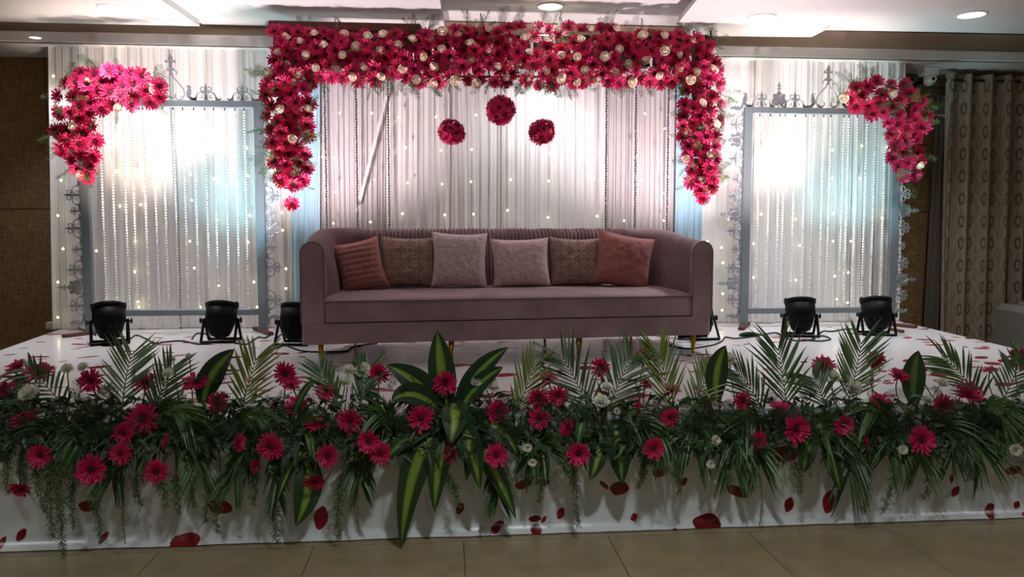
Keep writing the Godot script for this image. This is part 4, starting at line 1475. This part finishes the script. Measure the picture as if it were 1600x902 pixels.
func planting() -> void:
	var g := [
		[25, 574, 32, "u", "topmost at the burlap end, tipped upwards on a long stalk"], [62, 584, 42, "u", "large and tilted up at the burlap end, above the big white bloom"],
		[32, 600, 32, "u", "dim, half behind the big white bloom at the burlap end"], [4, 608, 26, "r", "cut by the frame edge at the burlap end"],
		[142, 595, 38, "f", "facing out in front of the stage light nearest the burlap wall"], [227, 600, 38, "u", "on the pale palm frond below the frame by the burlap wall"],
		[38, 656, 38, "u", "dark, below the big white bloom at the burlap end"], [138, 660, 28, "b", "dim, hidden among fronds under the stage light nearest the burlap wall"],
		[223, 655, 50, "f", "largest wide open one, under the pale palm frond"], [193, 677, 33, "f", "upper of two touching ones beside the largest open one"],
		[189, 709, 36, "f", "lower of two touching ones beside the largest open one"], [64, 712, 39, "f", "facing out low down near the burlap end"],
		[143, 734, 47, "f", "wide and slightly ragged, lowest row near the burlap end"], [244, 737, 38, "f", "facing out low down, right under the largest open one"],
		[262, 690, 28, "l", "pinkish and turned sideways beside the bent striped leaf"], [32, 763, 32, "d", "lowest one of all at the burlap end, dark red"],
		[306, 598, 42, "u", "tilted up beside the single upright striped leaf and white buds"], [340, 630, 35, "f", "facing out just under the single upright striped leaf"],
		[372, 692, 30, "r", "seen from the side behind long blades, below the second stage light"], [423, 698, 44, "f", "broad open one above the hanging palm blades, below the sofa's burlap-side arm"],
		[397, 728, 22, "r", "small, seen edge on under the broad open one"], [445, 584, 37, "f", "upper of a stacked pair in front of the half hidden stage light"],
		[456, 603, 31, "u", "lower of a stacked pair in front of the half hidden stage light"], [431, 634, 28, "l", "dim one behind a pale drooping blade below the stacked pair"],
		[463, 636, 37, "u", "half covered by pale blades below the stacked pair"], [493, 663, 42, "t", "seen flat from the edge below the sofa's burlap-side leg"],
		[510, 611, 37, "u", "at the foot of the sofa leg nearest the burlap wall"], [512, 713, 37, "f", "facing out beside the broad hanging striped leaf"],
		[491, 752, 35, "d", "hanging low over the broad striped leaf"], [592, 584, 33, "f", "beside the cluster of white blooms"],
		[546, 658, 39, "f", "facing out below the cluster of white blooms"], [657, 654, 43, "f", "spiky wide open one on the burlap side of the big striped plant"],
		[695, 599, 39, "f", "in front of the upright leaf of the big striped plant"], [576, 690, 37, "f", "upper of an overlapping pair beside the big striped plant"],
		[594, 709, 37, "f", "lower of an overlapping pair beside the big striped plant"], [707, 707, 38, "l", "half covered by the folded leaf of the big striped plant"],
		[592, 662, 24, "b", "tiny dim one hidden above the overlapping pair"], [754, 592, 27, "u", "small one beside the upper small white bloom by the big striped plant"],
		[777, 643, 37, "f", "facing out below the spiky white bloom beside the striped plant"], [775, 712, 39, "f", "lowest one on the drape side of the big striped plant"],
		[856, 592, 30, "u", "topmost of a cluster of four below the middle of the sofa"], [841, 623, 33, "f", "burlap-side one of a cluster of four below the middle of the sofa"],
		[871, 619, 34, "f", "drape-side one of a cluster of four below the middle of the sofa"], [842, 655, 35, "f", "lowest of a cluster of four below the middle of the sofa"],
		[887, 668, 31, "l", "turned sideways just below the cluster of four"], [903, 709, 39, "f", "half covered by thin pale leaves over the hanging fern"],
		[937, 575, 32, "f", "topmost in the dark fan of palm blades, above two white blooms"], [1005, 559, 33, "l", "highest one, tipped sideways below the sofa's drape-side end"],
		[1050, 610, 31, "t", "seen flat from the edge in the yellowish palm blades"], [993, 639, 36, "r", "tall oval one beside the dark fan of palm blades"],
		[1047, 653, 32, "f", "facing out under the yellowish palm blades"], [1021, 701, 37, "f", "low one framed by small drooping palm blades"],
		[1115, 568, 33, "u", "in front of the folded upright striped leaf"], [1107, 631, 22, "r", "narrow, seen from the side under the folded striped leaf"],
		[1160, 627, 31, "f", "facing out on the drape side of the folded striped leaf"], [1287, 572, 38, "u", "large one in the palm blades below the stage light by the drape-side frame"],
		[1217, 639, 33, "t", "seen flat, low under the tall palm blades of the drape-side frame"], [1243, 671, 46, "f", "largest one on the drape half, above a short striped leaf"],
		[1187, 689, 30, "l", "turned sideways above the long hanging palm blades"], [1317, 664, 33, "f", "dark one crossed by a long bowed blade"],
		[1350, 691, 27, "r", "small one turned sideways above the bowed blade tips"], [1368, 562, 32, "f", "upper one of three in a column below the last stage light"],
		[1361, 591, 25, "r", "dim middle one of three in a column below the last stage light"], [1377, 629, 36, "u", "lowest and ragged one of three in a column below the last stage light"],
		[1404, 588, 32, "u", "tipped up beside the upright striped leaf below the last stage light"], [1439, 576, 29, "r", "narrow one in front of the upright striped leaf below the last stage light"],
		[1472, 634, 38, "f", "facing out beside the small white bloom near the drape end"], [1512, 617, 46, "u", "largest one near the drape end, above arching fronds"],
		[1439, 688, 44, "f", "lowest wide open one near the drape end"], [1547, 580, 32, "b", "pale pink, seen from behind in arching fronds"],
		[1591, 562, 37, "f", "bright one farthest out at the drape end"], [1540, 652, 30, "d", "dim one under the arching fronds near the drape end"],
		[1010, 601, 20, "u", "small pinkish one between two palm fans below the sofa"], [1192, 590, 20, "r", "tiny one at the foot of the tall palm blades by the drape-side frame"]]
	for e in g:
		var z := fz(e[1]) + (0.03 if e[3] == "f" else 0.0)
		if e[3] == "b" or e[4].begins_with("dim") or e[4].begins_with("tiny"):
			z -= 0.07
		var p := P(e[0], e[1], z)
		var r: float = e[2] * mpp(p) * 0.53
		var t := thing("gerbera", "crimson gerbera, " + e[4], "flower", p, 0.0, "gerberas along the stage edge")
		var dir := head_dir(e[3])
		var v := rng.randi() % 4
		var xf := Transform3D(face(dir, r2(0, TAU)) * Basis().scaled(Vector3.ONE * r), Vector3.ZERO)
		inst("petals", gerberas[v], M.petal, t, xf)
		inst("eye", eyes[v % 2], M.disc, t, xf)
		var st := tool()
		var foot := Vector3(p.x + r2(-0.06, 0.06), minf(p.y - 0.04, STAGE_Y + 0.02), -0.05) - p
		if e[1] > 660:
			foot = Vector3(p.x + r2(-0.05, 0.05), STAGE_Y + 0.03, -0.02) - p
		tube(st, stalk(-dir.normalized() * 0.004, foot, 0.003, -0.02 if e[1] < 660 else 0.05), 0.0032, 5)
		obj("stem", st, M.stem, t)
	var mums := [[47, 616, 30, "big shaggy white bloom at the burlap end of the planting"], [105, 578, 19, "small white bloom behind palm blades near the burlap end"], [130, 575, 17, "second small white bloom near the burlap end, beside a gerbera"],
		[263, 585, 18, "white bloom just below the pair of white buds"], [271, 563, 9, "shorter white bud on a bare stalk"], [296, 559, 11, "taller white bud on a bare stalk beside the upright striped leaf"],
		[545, 580, 20, "burlap-side white bloom of the cluster at the sofa's front leg"], [567, 581, 28, "largest white bloom of the cluster at the sofa's front leg"], [540, 598, 20, "lowest white bloom of the cluster at the sofa's front leg"],
		[744, 598, 17, "small white bloom touching the leaves of the big striped plant"], [772, 606, 23, "spiky white bloom on the drape side of the big striped plant"], [948, 607, 20, "upper of two white blooms in the dark palm fan"],
		[939, 629, 25, "lower of two white blooms in the dark palm fan"], [964, 643, 11, "tiny white bloom beneath the two in the dark palm fan"], [1140, 562, 22, "double white bloom beside the folded striped leaf"], [1301, 590, 22, "white bloom under the large gerbera by the drape-side frame"],
		[1333, 607, 25, "spiky white bloom in the feathery fronds under the last stage light"], [1472, 600, 18, "white bloom above a gerbera near the drape end"], [1449, 626, 17, "small white bloom at the base of the upright striped leaf near the drape end"], [1410, 703, 15, "low white bloom over a printed red petal"],
		[1586, 703, 19, "lowest white bloom at the drape end"], [1596, 604, 14, "white bloom farthest out at the drape end"], [824, 700, 14, "small white star bloom hanging above the middle fern"], [832, 723, 13, "lower small white star bloom hanging above the middle fern"], [1118, 688, 15, "small white star bloom in the long hanging palm blades"], [1110, 726, 14, "lower white star bloom in the long hanging palm blades"]]
	for e in mums:
		var p := P(e[0], e[1], fz(e[1]) + 0.03)
		var r: float = e[2] * mpp(p) * 0.55
		var t := thing("chrysanthemum", e[3], "flower", p, 0.0, "white flowers along the stage edge")
		var dir := head_dir("u" if e[1] < 640 else "f")
		var xf := Transform3D(face(dir, r2(0, TAU)) * Basis().scaled(Vector3(r, r * (1.6 if e[2] < 12 else 1.0), r)), Vector3.ZERO)
		inst("petals", mum_mesh, M.mum, t, xf)
		inst("eye", mum_eye_mesh, M.mum_eye, t, xf)
		var st := tool()
		tube(st, stalk(Vector3.ZERO, Vector3(p.x + r2(-0.04, 0.04), STAGE_Y + 0.02, -0.04) - p, 0.003, -0.01), 0.0026, 5)
		obj("stem", st, M.stem, t)
	# the big striped plant
	var root := P(705, 650, 0.0)
	var dr := thing("dracaena", "big striped dracaena with long yellow-green leaves in the middle of the planting", "plant", root)
	var leaves := [[697, 640, -0.02, 690, 580, -0.02, 683, 517, -0.05, 40, 0], [690, 645, 0.0, 660, 590, 0.03, 604, 571, 0.0, 40, 1], [688, 640, 0.02, 640, 596, 0.06, 612, 628, 0.1, 34, 1], [715, 640, -0.02, 738, 575, -0.02, 794, 543, -0.06, 30, 1], [718, 640, 0.0, 748, 590, 0.0, 786, 574, 0.0, 26, 1],
		[708, 628, 0.04, 716, 636, 0.17, 704, 694, 0.2, 40, 0], [700, 660, 0.05, 732, 650, 0.18, 750, 765, 0.2, 38, 0], [692, 660, 0.05, 640, 668, 0.15, 599, 722, 0.16, 28, 2], [694, 665, 0.05, 640, 690, 0.2, 627, 856, 0.18, 42, 0], [700, 665, 0.05, 684, 700, 0.2, 679, 800, 0.18, 34, 0],
		[716, 665, 0.05, 760, 690, 0.18, 806, 810, 0.17, 32, 0], [718, 655, 0.03, 780, 640, 0.14, 813, 718, 0.16, 34, 1], [712, 662, 0.04, 745, 660, 0.16, 728, 752, 0.17, 26, 1], [720, 650, 0.0, 770, 650, 0.05, 828, 690, 0.08, 24, 1], [690, 660, 0.02, 640, 680, 0.1, 650, 770, 0.12, 24, 1], [690, 655, 0.0, 650, 650, 0.05, 606, 690, 0.06, 22, 1]]
	for e in leaves:
		var b := P(e[3], e[4], e[5])
		strap_leaf("leaf", dr, root, P(e[0], e[1], e[2]), b, P(e[6], e[7], e[8]), e[9] * mpp(b) * 1.08, e[10], 0.0, [0.32, 0.2, 0.28][e[10]])
	var st0 := tool()
	rod(st0, Vector3(0, -0.1, 0), Vector3(0, 0.03, 0.01), 0.012, 0.012)
	obj("stem", st0, M.stem, dr)
	var singles := [[318, 630, -0.04, 322, 580, -0.04, 366, 546, -0.08, 38, 1, 0.0, "broad upright striped leaf rising behind white buds below the second stage light"], [300, 640, 0.02, 312, 660, 0.12, 328, 718, 0.13, 34, 2, 0.3, "dull bent striped leaf hanging under the broad upright one"],
		[488, 690, 0.06, 452, 712, 0.18, 431, 790, 0.16, 20, 0, 0.4, "narrow striped leaf bowing down beside the sofa's burlap-side end"], [478, 715, 0.06, 492, 760, 0.17, 462, 822, 0.16, 44, 0, 0.0, "broad striped leaf hanging low with a gerbera over it"],
		[940, 670, 0.05, 940, 710, 0.18, 922, 750, 0.16, 30, 0, 0.0, "shorter of two striped leaves hanging side by side below the dark palm fan"], [963, 655, 0.05, 966, 700, 0.19, 973, 756, 0.17, 38, 1, 0.0, "longer of two striped leaves hanging side by side below the dark palm fan"],
		[1120, 625, 0.0, 1114, 575, -0.02, 1134, 540, 0.0, 34, 0, 0.0, "upright striped leaf with folded top behind a gerbera near the drape-side sofa leg"], [1263, 655, 0.05, 1266, 700, 0.18, 1253, 740, 0.16, 32, 0, 0.0, "short striped leaf hanging under the largest drape-side gerbera"],
		[1285, 675, 0.05, 1298, 710, 0.18, 1314, 770, 0.16, 26, 0, 0.2, "striped leaf slanting down beside a long bowed blade"], [1428, 630, -0.04, 1424, 585, -0.04, 1435, 548, -0.06, 34, 2, 0.0, "pale upright striped leaf below the last stage light"],
		[590, 640, 0.0, 556, 600, 0.04, 604, 628, 0.06, 12, 2, 0.0, "thin pale looping leaf beside the white cluster"], [905, 665, 0.08, 915, 640, 0.19, 896, 720, 0.19, 16, 2, 0.0, "thin pale leaf drooping over a low gerbera by the hanging fern"], [455, 660, 0.08, 478, 590, 0.12, 494, 600, 0.1, 12, 2, 0.0, "thin pale leaf curling in front of the stacked gerbera pair"]]
	for e in singles:
		var a := P(e[0], e[1], e[2])
		var b := P(e[3], e[4], e[5])
		var o := thing("striped_leaf", e[12], "leaf", a, 0.0, "loose striped leaves along the stage edge")
		strap_leaf("blade", o, a, a, b, P(e[6], e[7], e[8]), e[9] * mpp(b), e[10], e[11], 0.26)
	# palm fronds: foot x y, tip x y, rise, pairs, blade px, spread, droop, tint
	var fronds := [[190, 650, 206, 552, 0.02, 12, 62, 0.9, 0.0, 3, "pale upright palm frond under the frame by the burlap wall"], [120, 660, 40, 575, 0.06, 12, 56, 0.8, 0.3, 1, "dark palm frond arching towards the burlap end"], [235, 660, 268, 575, 0.0, 11, 60, 0.7, 0.1, 0, "upright palm frond behind the largest open gerbera"],
		[100, 670, 5, 690, 0.07, 12, 60, 0.8, 0.5, 1, "palm frond trailing out to the burlap end"], [150, 660, 100, 720, 0.1, 12, 64, 0.8, 0.5, 0, "palm frond fanned over the low gerberas near the burlap end"], [210, 690, 150, 790, 0.08, 12, 64, 0.6, 0.3, 1, "palm frond hanging under the two touching gerberas"],
		[270, 680, 200, 700, 0.08, 12, 62, 0.8, 0.4, 3, "palm frond crossing below the largest open gerbera"], [310, 680, 310, 790, 0.06, 12, 66, 0.6, 0.2, 3, "palm frond hanging from the bent striped leaf"], [375, 650, 400, 560, 0.0, 11, 66, 0.7, 0.1, 2, "yellowish upright palm frond below the second stage light"],
		[395, 700, 345, 790, 0.06, 13, 60, 0.6, 0.2, 1, "dark palm frond hanging between two low gerberas, under the second stage light"], [430, 690, 436, 830, 0.06, 12, 60, 0.35, 0.1, 1, "narrow palm frond hanging straight below the sofa's burlap-side arm"], [360, 660, 450, 650, 0.06, 12, 58, 0.7, 0.5, 0, "palm frond lying across below the half hidden stage light"],
		[530, 650, 500, 575, 0.03, 11, 52, 0.6, 0.1, 0, "small palm frond behind the gerbera at the sofa leg"], [560, 640, 575, 575, 0.0, 10, 56, 0.5, 0.1, 0, "grassy palm frond under the white cluster"], [560, 690, 565, 790, 0.06, 13, 70, 0.5, 0.1, 1, "broad palm frond hanging in front of the cloth under the overlapping gerbera pair"],
		[610, 690, 530, 740, 0.07, 11, 56, 0.7, 0.4, 1, "palm frond spreading from behind the overlapping gerbera pair"], [770, 720, 785, 810, 0.05, 13, 62, 0.6, 0.1, 1, "palm frond hanging under the drape side of the big striped plant"], [800, 660, 836, 570, 0.0, 11, 62, 0.6, 0.1, 2, "upright palm frond between the big striped plant and the cluster of four gerberas"],
		[860, 680, 800, 750, 0.06, 11, 54, 0.6, 0.4, 0, "palm frond hanging under the cluster of four gerberas"], [930, 660, 880, 560, 0.02, 13, 76, 0.75, 0.15, 1, "dark palm fan leaning to the burlap side above two white blooms"], [940, 660, 985, 560, 0.02, 13, 74, 0.75, 0.15, 1, "dark palm fan leaning to the drape side above two white blooms"],
		[1050, 655, 1030, 550, 0.0, 11, 72, 0.55, 0.05, 2, "yellowish palm blades standing up before the sofa's drape-side leg"], [1075, 655, 1110, 575, 0.02, 11, 60, 0.7, 0.2, 2, "yellowish palm frond beside the folded striped leaf"], [1030, 670, 1020, 720, 0.1, 12, 48, 0.9, 0.6, 0, "small drooping palm frond over a low gerbera below the sofa's drape end"],
		[1095, 650, 1080, 740, 0.09, 13, 62, 0.8, 0.5, 0, "drooping palm frond under the folded striped leaf"], [1140, 660, 1150, 770, 0.08, 13, 72, 0.6, 0.3, 0, "long hanging palm blades with white star blooms"], [1170, 670, 1200, 760, 0.06, 12, 70, 0.6, 0.2, 3, "long palm frond sweeping down under the sideways gerbera"],
		[1230, 650, 1215, 545, 0.0, 13, 76, 0.65, 0.1, 0, "tall palm frond in front of the stage light in the drape-side frame"], [1200, 660, 1150, 580, 0.04, 11, 64, 0.6, 0.2, 1, "palm frond leaning out below the drape-side frame's sofa-side post"], [1320, 640, 1346, 535, 0.0, 14, 62, 0.75, 0.0, 3, "feathery pale palm frond between the last two stage lights"],
		[1290, 650, 1270, 590, 0.04, 11, 64, 0.8, 0.3, 1, "dark palm frond under the large gerbera by the drape-side frame"], [1330, 680, 1325, 790, 0.05, 9, 80, 0.5, 0.3, 1, "palm frond with long bowed blades hanging towards the floor"], [1400, 660, 1380, 740, 0.08, 12, 64, 0.8, 0.4, 0, "palm frond hanging over a printed red petal"],
		[1420, 670, 1450, 760, 0.08, 13, 66, 0.7, 0.3, 3, "palm frond hanging under the lowest wide open gerbera"], [1540, 650, 1475, 560, 0.06, 13, 62, 0.7, 0.2, 3, "palm frond arching up towards the last stage light"], [1500, 680, 1560, 730, 0.1, 13, 66, 0.8, 0.5, 0, "palm frond arching down near the drape end"],
		[60, 660, 20, 610, 0.05, 11, 58, 0.8, 0.3, 0, "palm frond leaning outwards below the highest gerberas at the burlap end"], [170, 690, 90, 680, 0.1, 12, 62, 0.9, 0.5, 0, "spread palm frond pointing to the burlap end between two low gerberas"], [250, 640, 330, 665, 0.08, 11, 60, 0.8, 0.4, 3, "palm frond reaching across behind the bent striped leaf"],
		[400, 670, 370, 740, 0.08, 11, 60, 0.8, 0.4, 0, "palm frond fanned out beside the broad open gerbera"], [450, 660, 520, 680, 0.1, 11, 58, 0.9, 0.5, 3, "palm frond spreading under the flat edge-on gerbera"], [620, 660, 560, 640, 0.06, 11, 58, 0.8, 0.3, 0, "palm frond pointing away from the big striped plant towards the burlap wall"],
		[830, 690, 880, 730, 0.1, 12, 60, 0.9, 0.4, 0, "palm frond under the cluster of four gerberas pointing to the hanging fern"], [960, 650, 1060, 690, 0.09, 12, 62, 0.9, 0.5, 3, "palm frond stretched behind the oval gerbera below the sofa's drape end"], [1110, 670, 1040, 690, 0.1, 12, 60, 0.9, 0.5, 0, "palm frond spread towards the low gerbera framed by small blades"],
		[1190, 650, 1130, 690, 0.09, 12, 64, 0.9, 0.5, 0, "palm frond spread over the white star blooms"], [1260, 660, 1330, 700, 0.1, 12, 64, 0.9, 0.5, 3, "palm frond spread beside the largest drape-half gerbera"], [1390, 650, 1330, 640, 0.08, 12, 62, 0.8, 0.4, 0, "palm frond reaching behind the column of three gerberas"], [1450, 660, 1530, 700, 0.1, 12, 64, 0.9, 0.5, 0, "palm frond spread between the low drape-end gerberas"],
		[1560, 640, 1597, 555, 0.03, 12, 60, 0.7, 0.2, 0, "upright palm frond at the drape end"], [1530, 640, 1600, 660, 0.1, 13, 64, 0.8, 0.5, 3, "palm frond drooping over the others at the drape end"], [1480, 660, 1500, 740, 0.07, 12, 60, 0.7, 0.4, 1, "dark palm frond hanging between the last two low gerberas"]]
	for e in fronds:
		var a := P(e[0], e[1], 0.02)
		var up: bool = e[3] < e[1] - 20
		var tip := P(e[2], e[3], -0.08 if up else 0.17)
		if not up:
			tip = a.lerp(tip, 0.6)
		frond(a, tip, e[4] * (1.0 if up else 0.7), e[5], e[6] * mpp(a) * (1.0 if up else 0.8), e[7], e[8], e[9], e[10])
	# trailing asparagus fern
	var trails := [[60, 700, 72, 800, "fern trail hanging under the dark lowest gerbera at the burlap end"], [95, 720, 100, 872, "longest fern trail, reaching almost to the floor near the burlap end"], [155, 740, 160, 846, "fern trail under the ragged wide gerbera"], [195, 750, 196, 850, "thin fern trail beside the ragged wide gerbera"], [275, 740, 280, 800, "short fern trail under the bent striped leaf"],
		[345, 770, 342, 832, "fern trail under the second stage light, over a printed petal"], [430, 790, 434, 850, "fern trail at the foot of the narrow hanging frond"], [535, 740, 530, 842, "fern trail beside the broad hanging striped leaf and a round printed petal"], [556, 750, 558, 822, "thin fern trail under the overlapping gerbera pair"], [700, 740, 716, 792, "fern trail behind the long leaves of the big striped plant"],
		[838, 690, 842, 785, "fern trail under the small white star blooms"], [890, 690, 904, 822, "thick fern trail hanging below the low gerbera by two striped leaves"], [1005, 700, 996, 762, "fern trail beside the low gerbera below the sofa's drape end"], [1050, 700, 1062, 770, "fern trail next to the drooping small frond"], [1130, 720, 1142, 765, "fern trail behind the long hanging palm blades"],
		[1185, 740, 1186, 822, "thin fern trail hanging past a slanting printed petal"], [1240, 720, 1250, 772, "fern trail under the short striped leaf"], [1355, 700, 1350, 800, "fern trail beside the bowed blades"], [1400, 720, 1378, 800, "fern trail over the large printed petal near the drape end"], [1450, 720, 1442, 780, "fern trail under the lowest wide open gerbera"], [1500, 710, 1512, 752, "short fern trail near the drape end"], [20, 690, 14, 770, "fern trail farthest out at the burlap end"]]
	trails.append_array([[40, 705, 46, 770, "short thick fern trail between two low gerberas at the burlap end"], [82, 715, 84, 840, "long fern trail just on the burlap side of the longest one"], [118, 730, 116, 825, "long fern trail just past the longest one"], [215, 740, 222, 790, "short fern trail between the ragged gerbera and its neighbour"], [250, 745, 262, 792, "short fern trail under the lower gerbera near the bent striped leaf"], [300, 720, 304, 790, "fern trail under the bent striped leaf tip"], [325, 745, 322, 815, "fern trail by the printed petal below the second stage light"], [400, 740, 398, 790, "fern trail behind the small edge-on gerbera"]])
	for e in trails:
		var a := P(e[0], e[1], 0.07)
		var b := P(e[2], e[3], 0.15)
		var t := thing("fern_trail", e[4], "fern", a, 0.0, "fern trails over the stage front")
		var st := tool()
		var pts := PackedVector3Array()
		var mid := (a + b) * 0.5 + Vector3(r2(-0.02, 0.02), 0.03, 0.06)
		var inner := P(e[0], e[1], -0.01)
		inner.y = maxf(inner.y, STAGE_Y + 0.02)
		pts.append(inner - a)
		for i in 15:
			pts.append(bezier(a, mid, b, i / 14.0) - a)
		tube(st, pts, 0.0022, 5, 0.001)
		obj("stem", st, M.stem, t)
		st = tool()
		var thin: bool = e[4].begins_with("thin")
		var n := int(a.distance_to(b) / (0.0013 if thin else 0.00055))
		for i in n:
			var q := float(i) / n
			var p := bezier(a, mid, b, q) - a
			var d := Vector3(r2(-1, 1), r2(-1.0, 0.35), r2(-0.7, 1.0)).normalized()
			var out := (0.02 if thin else 0.044) * (1.0 - 0.55 * q) * r2(0.4, 1.15)
			var root2 := p + d * out * r2(0.0, 0.6)
			var nd := (d + Vector3(0, -0.5, 0)).normalized()
			var s := nd.cross(Vector3(r2(-1, 1), r2(-1, 1), 1)).normalized() * 0.0016
			st.set_color([lin(84, 112, 50), lin(66, 94, 44), lin(104, 128, 58), lin(56, 80, 40)][i % 4])
			quad(st, root2, root2 + nd * out * 0.35 + s, root2 + nd * out * 0.75, root2 + nd * out * 0.35 - s)
		obj("needles", st, M.fern, t).set_meta("kind", "stuff")
	# the dense low filling between the stems
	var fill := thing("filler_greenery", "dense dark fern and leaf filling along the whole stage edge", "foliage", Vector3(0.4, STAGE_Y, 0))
	fill.set_meta("kind", "stuff")
	var list2 := []
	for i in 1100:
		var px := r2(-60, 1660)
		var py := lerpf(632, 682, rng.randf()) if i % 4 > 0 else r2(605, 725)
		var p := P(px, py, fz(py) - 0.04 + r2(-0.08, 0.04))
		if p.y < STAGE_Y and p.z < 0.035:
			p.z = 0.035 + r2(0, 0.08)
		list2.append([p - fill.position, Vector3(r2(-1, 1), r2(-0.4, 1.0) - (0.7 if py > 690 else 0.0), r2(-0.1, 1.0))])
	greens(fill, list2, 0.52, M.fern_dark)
	var st := tool()
	for i in 2300:                                                            # leaf blades of the filling
		var px := r2(-60, 1660)
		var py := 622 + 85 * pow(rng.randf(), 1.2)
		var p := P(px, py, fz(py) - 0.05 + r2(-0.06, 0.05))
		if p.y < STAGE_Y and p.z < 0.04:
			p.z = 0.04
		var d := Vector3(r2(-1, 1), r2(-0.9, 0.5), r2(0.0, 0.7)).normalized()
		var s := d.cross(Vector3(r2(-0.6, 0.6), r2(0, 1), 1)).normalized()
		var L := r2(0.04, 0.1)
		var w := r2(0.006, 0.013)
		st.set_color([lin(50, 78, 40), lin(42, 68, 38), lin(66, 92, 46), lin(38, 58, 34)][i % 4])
		p -= fill.position
		if p.y + d.y * L < 0.0 and p.z < 0.05:
			d.z = absf(d.z) + 0.3
		quad(st, p, p + d * L * 0.45 - s * w, p + d * L + Vector3(0, -0.02, 0), p + d * L * 0.45 + s * w)
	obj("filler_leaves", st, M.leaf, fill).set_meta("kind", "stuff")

# ------------------------------------------------------------------ fairy lights and loose things

func fairy_lights() -> void:
	var z := -3.36
	var strings := [[84, 119, 94, 190, 96, 282, 91, 337, 99, 389, 91, 441, 91, 496, "at the burlap wall end of the curtains"], [180, 213, 182, 268, 188, 322, 151, 392, 177, 475, "behind the beads next to the burlap-side frame's outer post"], [213, 272, 220, 320, 212, 378, 211, 425, 216, 472, 217, 480, "in the middle of the burlap half of that frame"],
		[283, 209, 298, 273, 300, 313, 297, 377, 304, 419, 313, 480, "behind the slanting curtain edge in the burlap-side frame"], [334, 211, 331, 235, 335, 280, 340, 344, 342, 447, "above the second stage light"], [386, 232, 388, 275, 391, 337, 388, 379, 397, 441, 402, 480, "along the inner post of the burlap-side frame"],
		[441, 333, 442, 360, 447, 420, 447, 451, "below the arch leg nearer the burlap wall"], [492, 176, 504, 245, 521, 349, "on the tightly pleated curtain closest to the burlap-side arch leg"], [531, 177, 522, 246, 524, 300, "second on the pleated curtain beside the burlap-side arch leg"], [581, 177, 585, 281, 579, 347, "on the inner edge of the burlap-side pleated curtain"],
		[623, 183, 634, 231, 637, 286, 629, 334, "beyond the lower ball nearer the burlap wall"], [681, 183, 689, 235, 691, 288, 695, 336, "straight behind the lower ball nearer the burlap wall"], [744, 180, 737, 234, 736, 284, 740, 335, "between the lower burlap-side ball and the highest ball"], [801, 226, 798, 281, 793, 329, "straight below the highest ball"],
		[858, 181, 859, 241, 857, 283, 856, 340, "straight behind the lower ball nearer the drape"], [919, 178, 917, 240, 927, 280, 933, 338, "beyond the lower ball nearer the drape"], [1008, 178, 996, 243, 1002, 281, 975, 345, "on the drape-side pleated curtain"], [1038, 201, 1030, 250, 1035, 302, 1037, 345, "on the pleated curtain closest to the drape-side arch leg"],
		[1143, 143, 1138, 215, 1135, 287, 1138, 343, 1127, 387, 1129, 411, 1129, 459, 1128, 485, "between the sofa and the drape-side frame"], [1100, 325, 1105, 377, 1103, 430, "close to the sofa arm nearer the drape"], [1192, 236, 1190, 280, 1189, 335, 1177, 381, 1177, 434, "next to the sofa-side post of the drape-side frame"],
		[1258, 188, 1255, 246, 1246, 287, 1243, 343, 1249, 384, 1243, 438, "above the stage light in the drape-side frame"], [1300, 235, 1300, 279, 1302, 334, 1301, 377, 1304, 432, 1307, 468, "in the middle of the drape-side frame"], [1346, 228, 1343, 279, 1333, 328, 1329, 377, 1325, 426, 1324, 473, "above the last stage light"], [1385, 230, 1378, 340, "along the outer post of the drape-side frame"]]
	for s in strings:
		var a := P(s[0], s[1], z)
		var t := thing("fairy_light_string", "warm fairy light string " + s[s.size() - 1], "fairy lights", Vector3(a.x, 2.95, z), 0.0, "fairy light strings on the curtains")
		var pts := PackedVector3Array([Vector3.ZERO])
		for i in range(0, s.size() - 1, 2):
			var p := P(s[i], s[i + 1], z) - t.position
			pts.append(p)
		var st := tool()
		tube(st, pts, 0.0011, 4)
		obj("wire", st, M.thread, t)
		for i in range(1, pts.size()):
			st = tool()
			ball(st, Vector3.ZERO, 0.0095, 8, 6)
			var b := obj("bulb", st, M.bulb, t)
			b.position = pts[i] + Vector3(0, 0, 0.006)

func loose_ends() -> void:
	cushions()
	var p := PY(1168, 524, STAGE_Y + 0.012)
	var o := thing("fallen_leaf", "green leaf lying on the stage at the foot of the drape-side frame", "leaf", p)
	strap_leaf("blade", o, p, p + Vector3(-0.07, 0, 0), p + Vector3(0, 0.02, 0.02), p + Vector3(0.12, 0, 0.03), 0.06, 2, 1.2, 0.2)
	var st := tool()
	var a := PY(1390, 514, STAGE_Y + 0.014)
	rod(st, a, PY(1411, 518, STAGE_Y + 0.014), 0.014, 0.014, 10)
	tag(obj("pipe_piece", st, M.bark), "short brown pipe lying beside the stage light nearest the drape", "pipe")
	var b := PY(95, 545, STAGE_Y)
	a = P(603, 150, -3.3)
	b = P(556, 330, -3.3)
	st = tool()
	grid(st, 24, 4, func(u: float, v: float) -> Vector3:
		return a.lerp(b, u) + Vector3((v - 0.5) * 0.024, 0.0, 0.015 * sin(v * 6.0) - 0.09 * u))
	tag(obj("curtain_ribbon", st, M.sheer), "thin white sheer ribbon drawn slantwise over the pleated curtain", "ribbon")
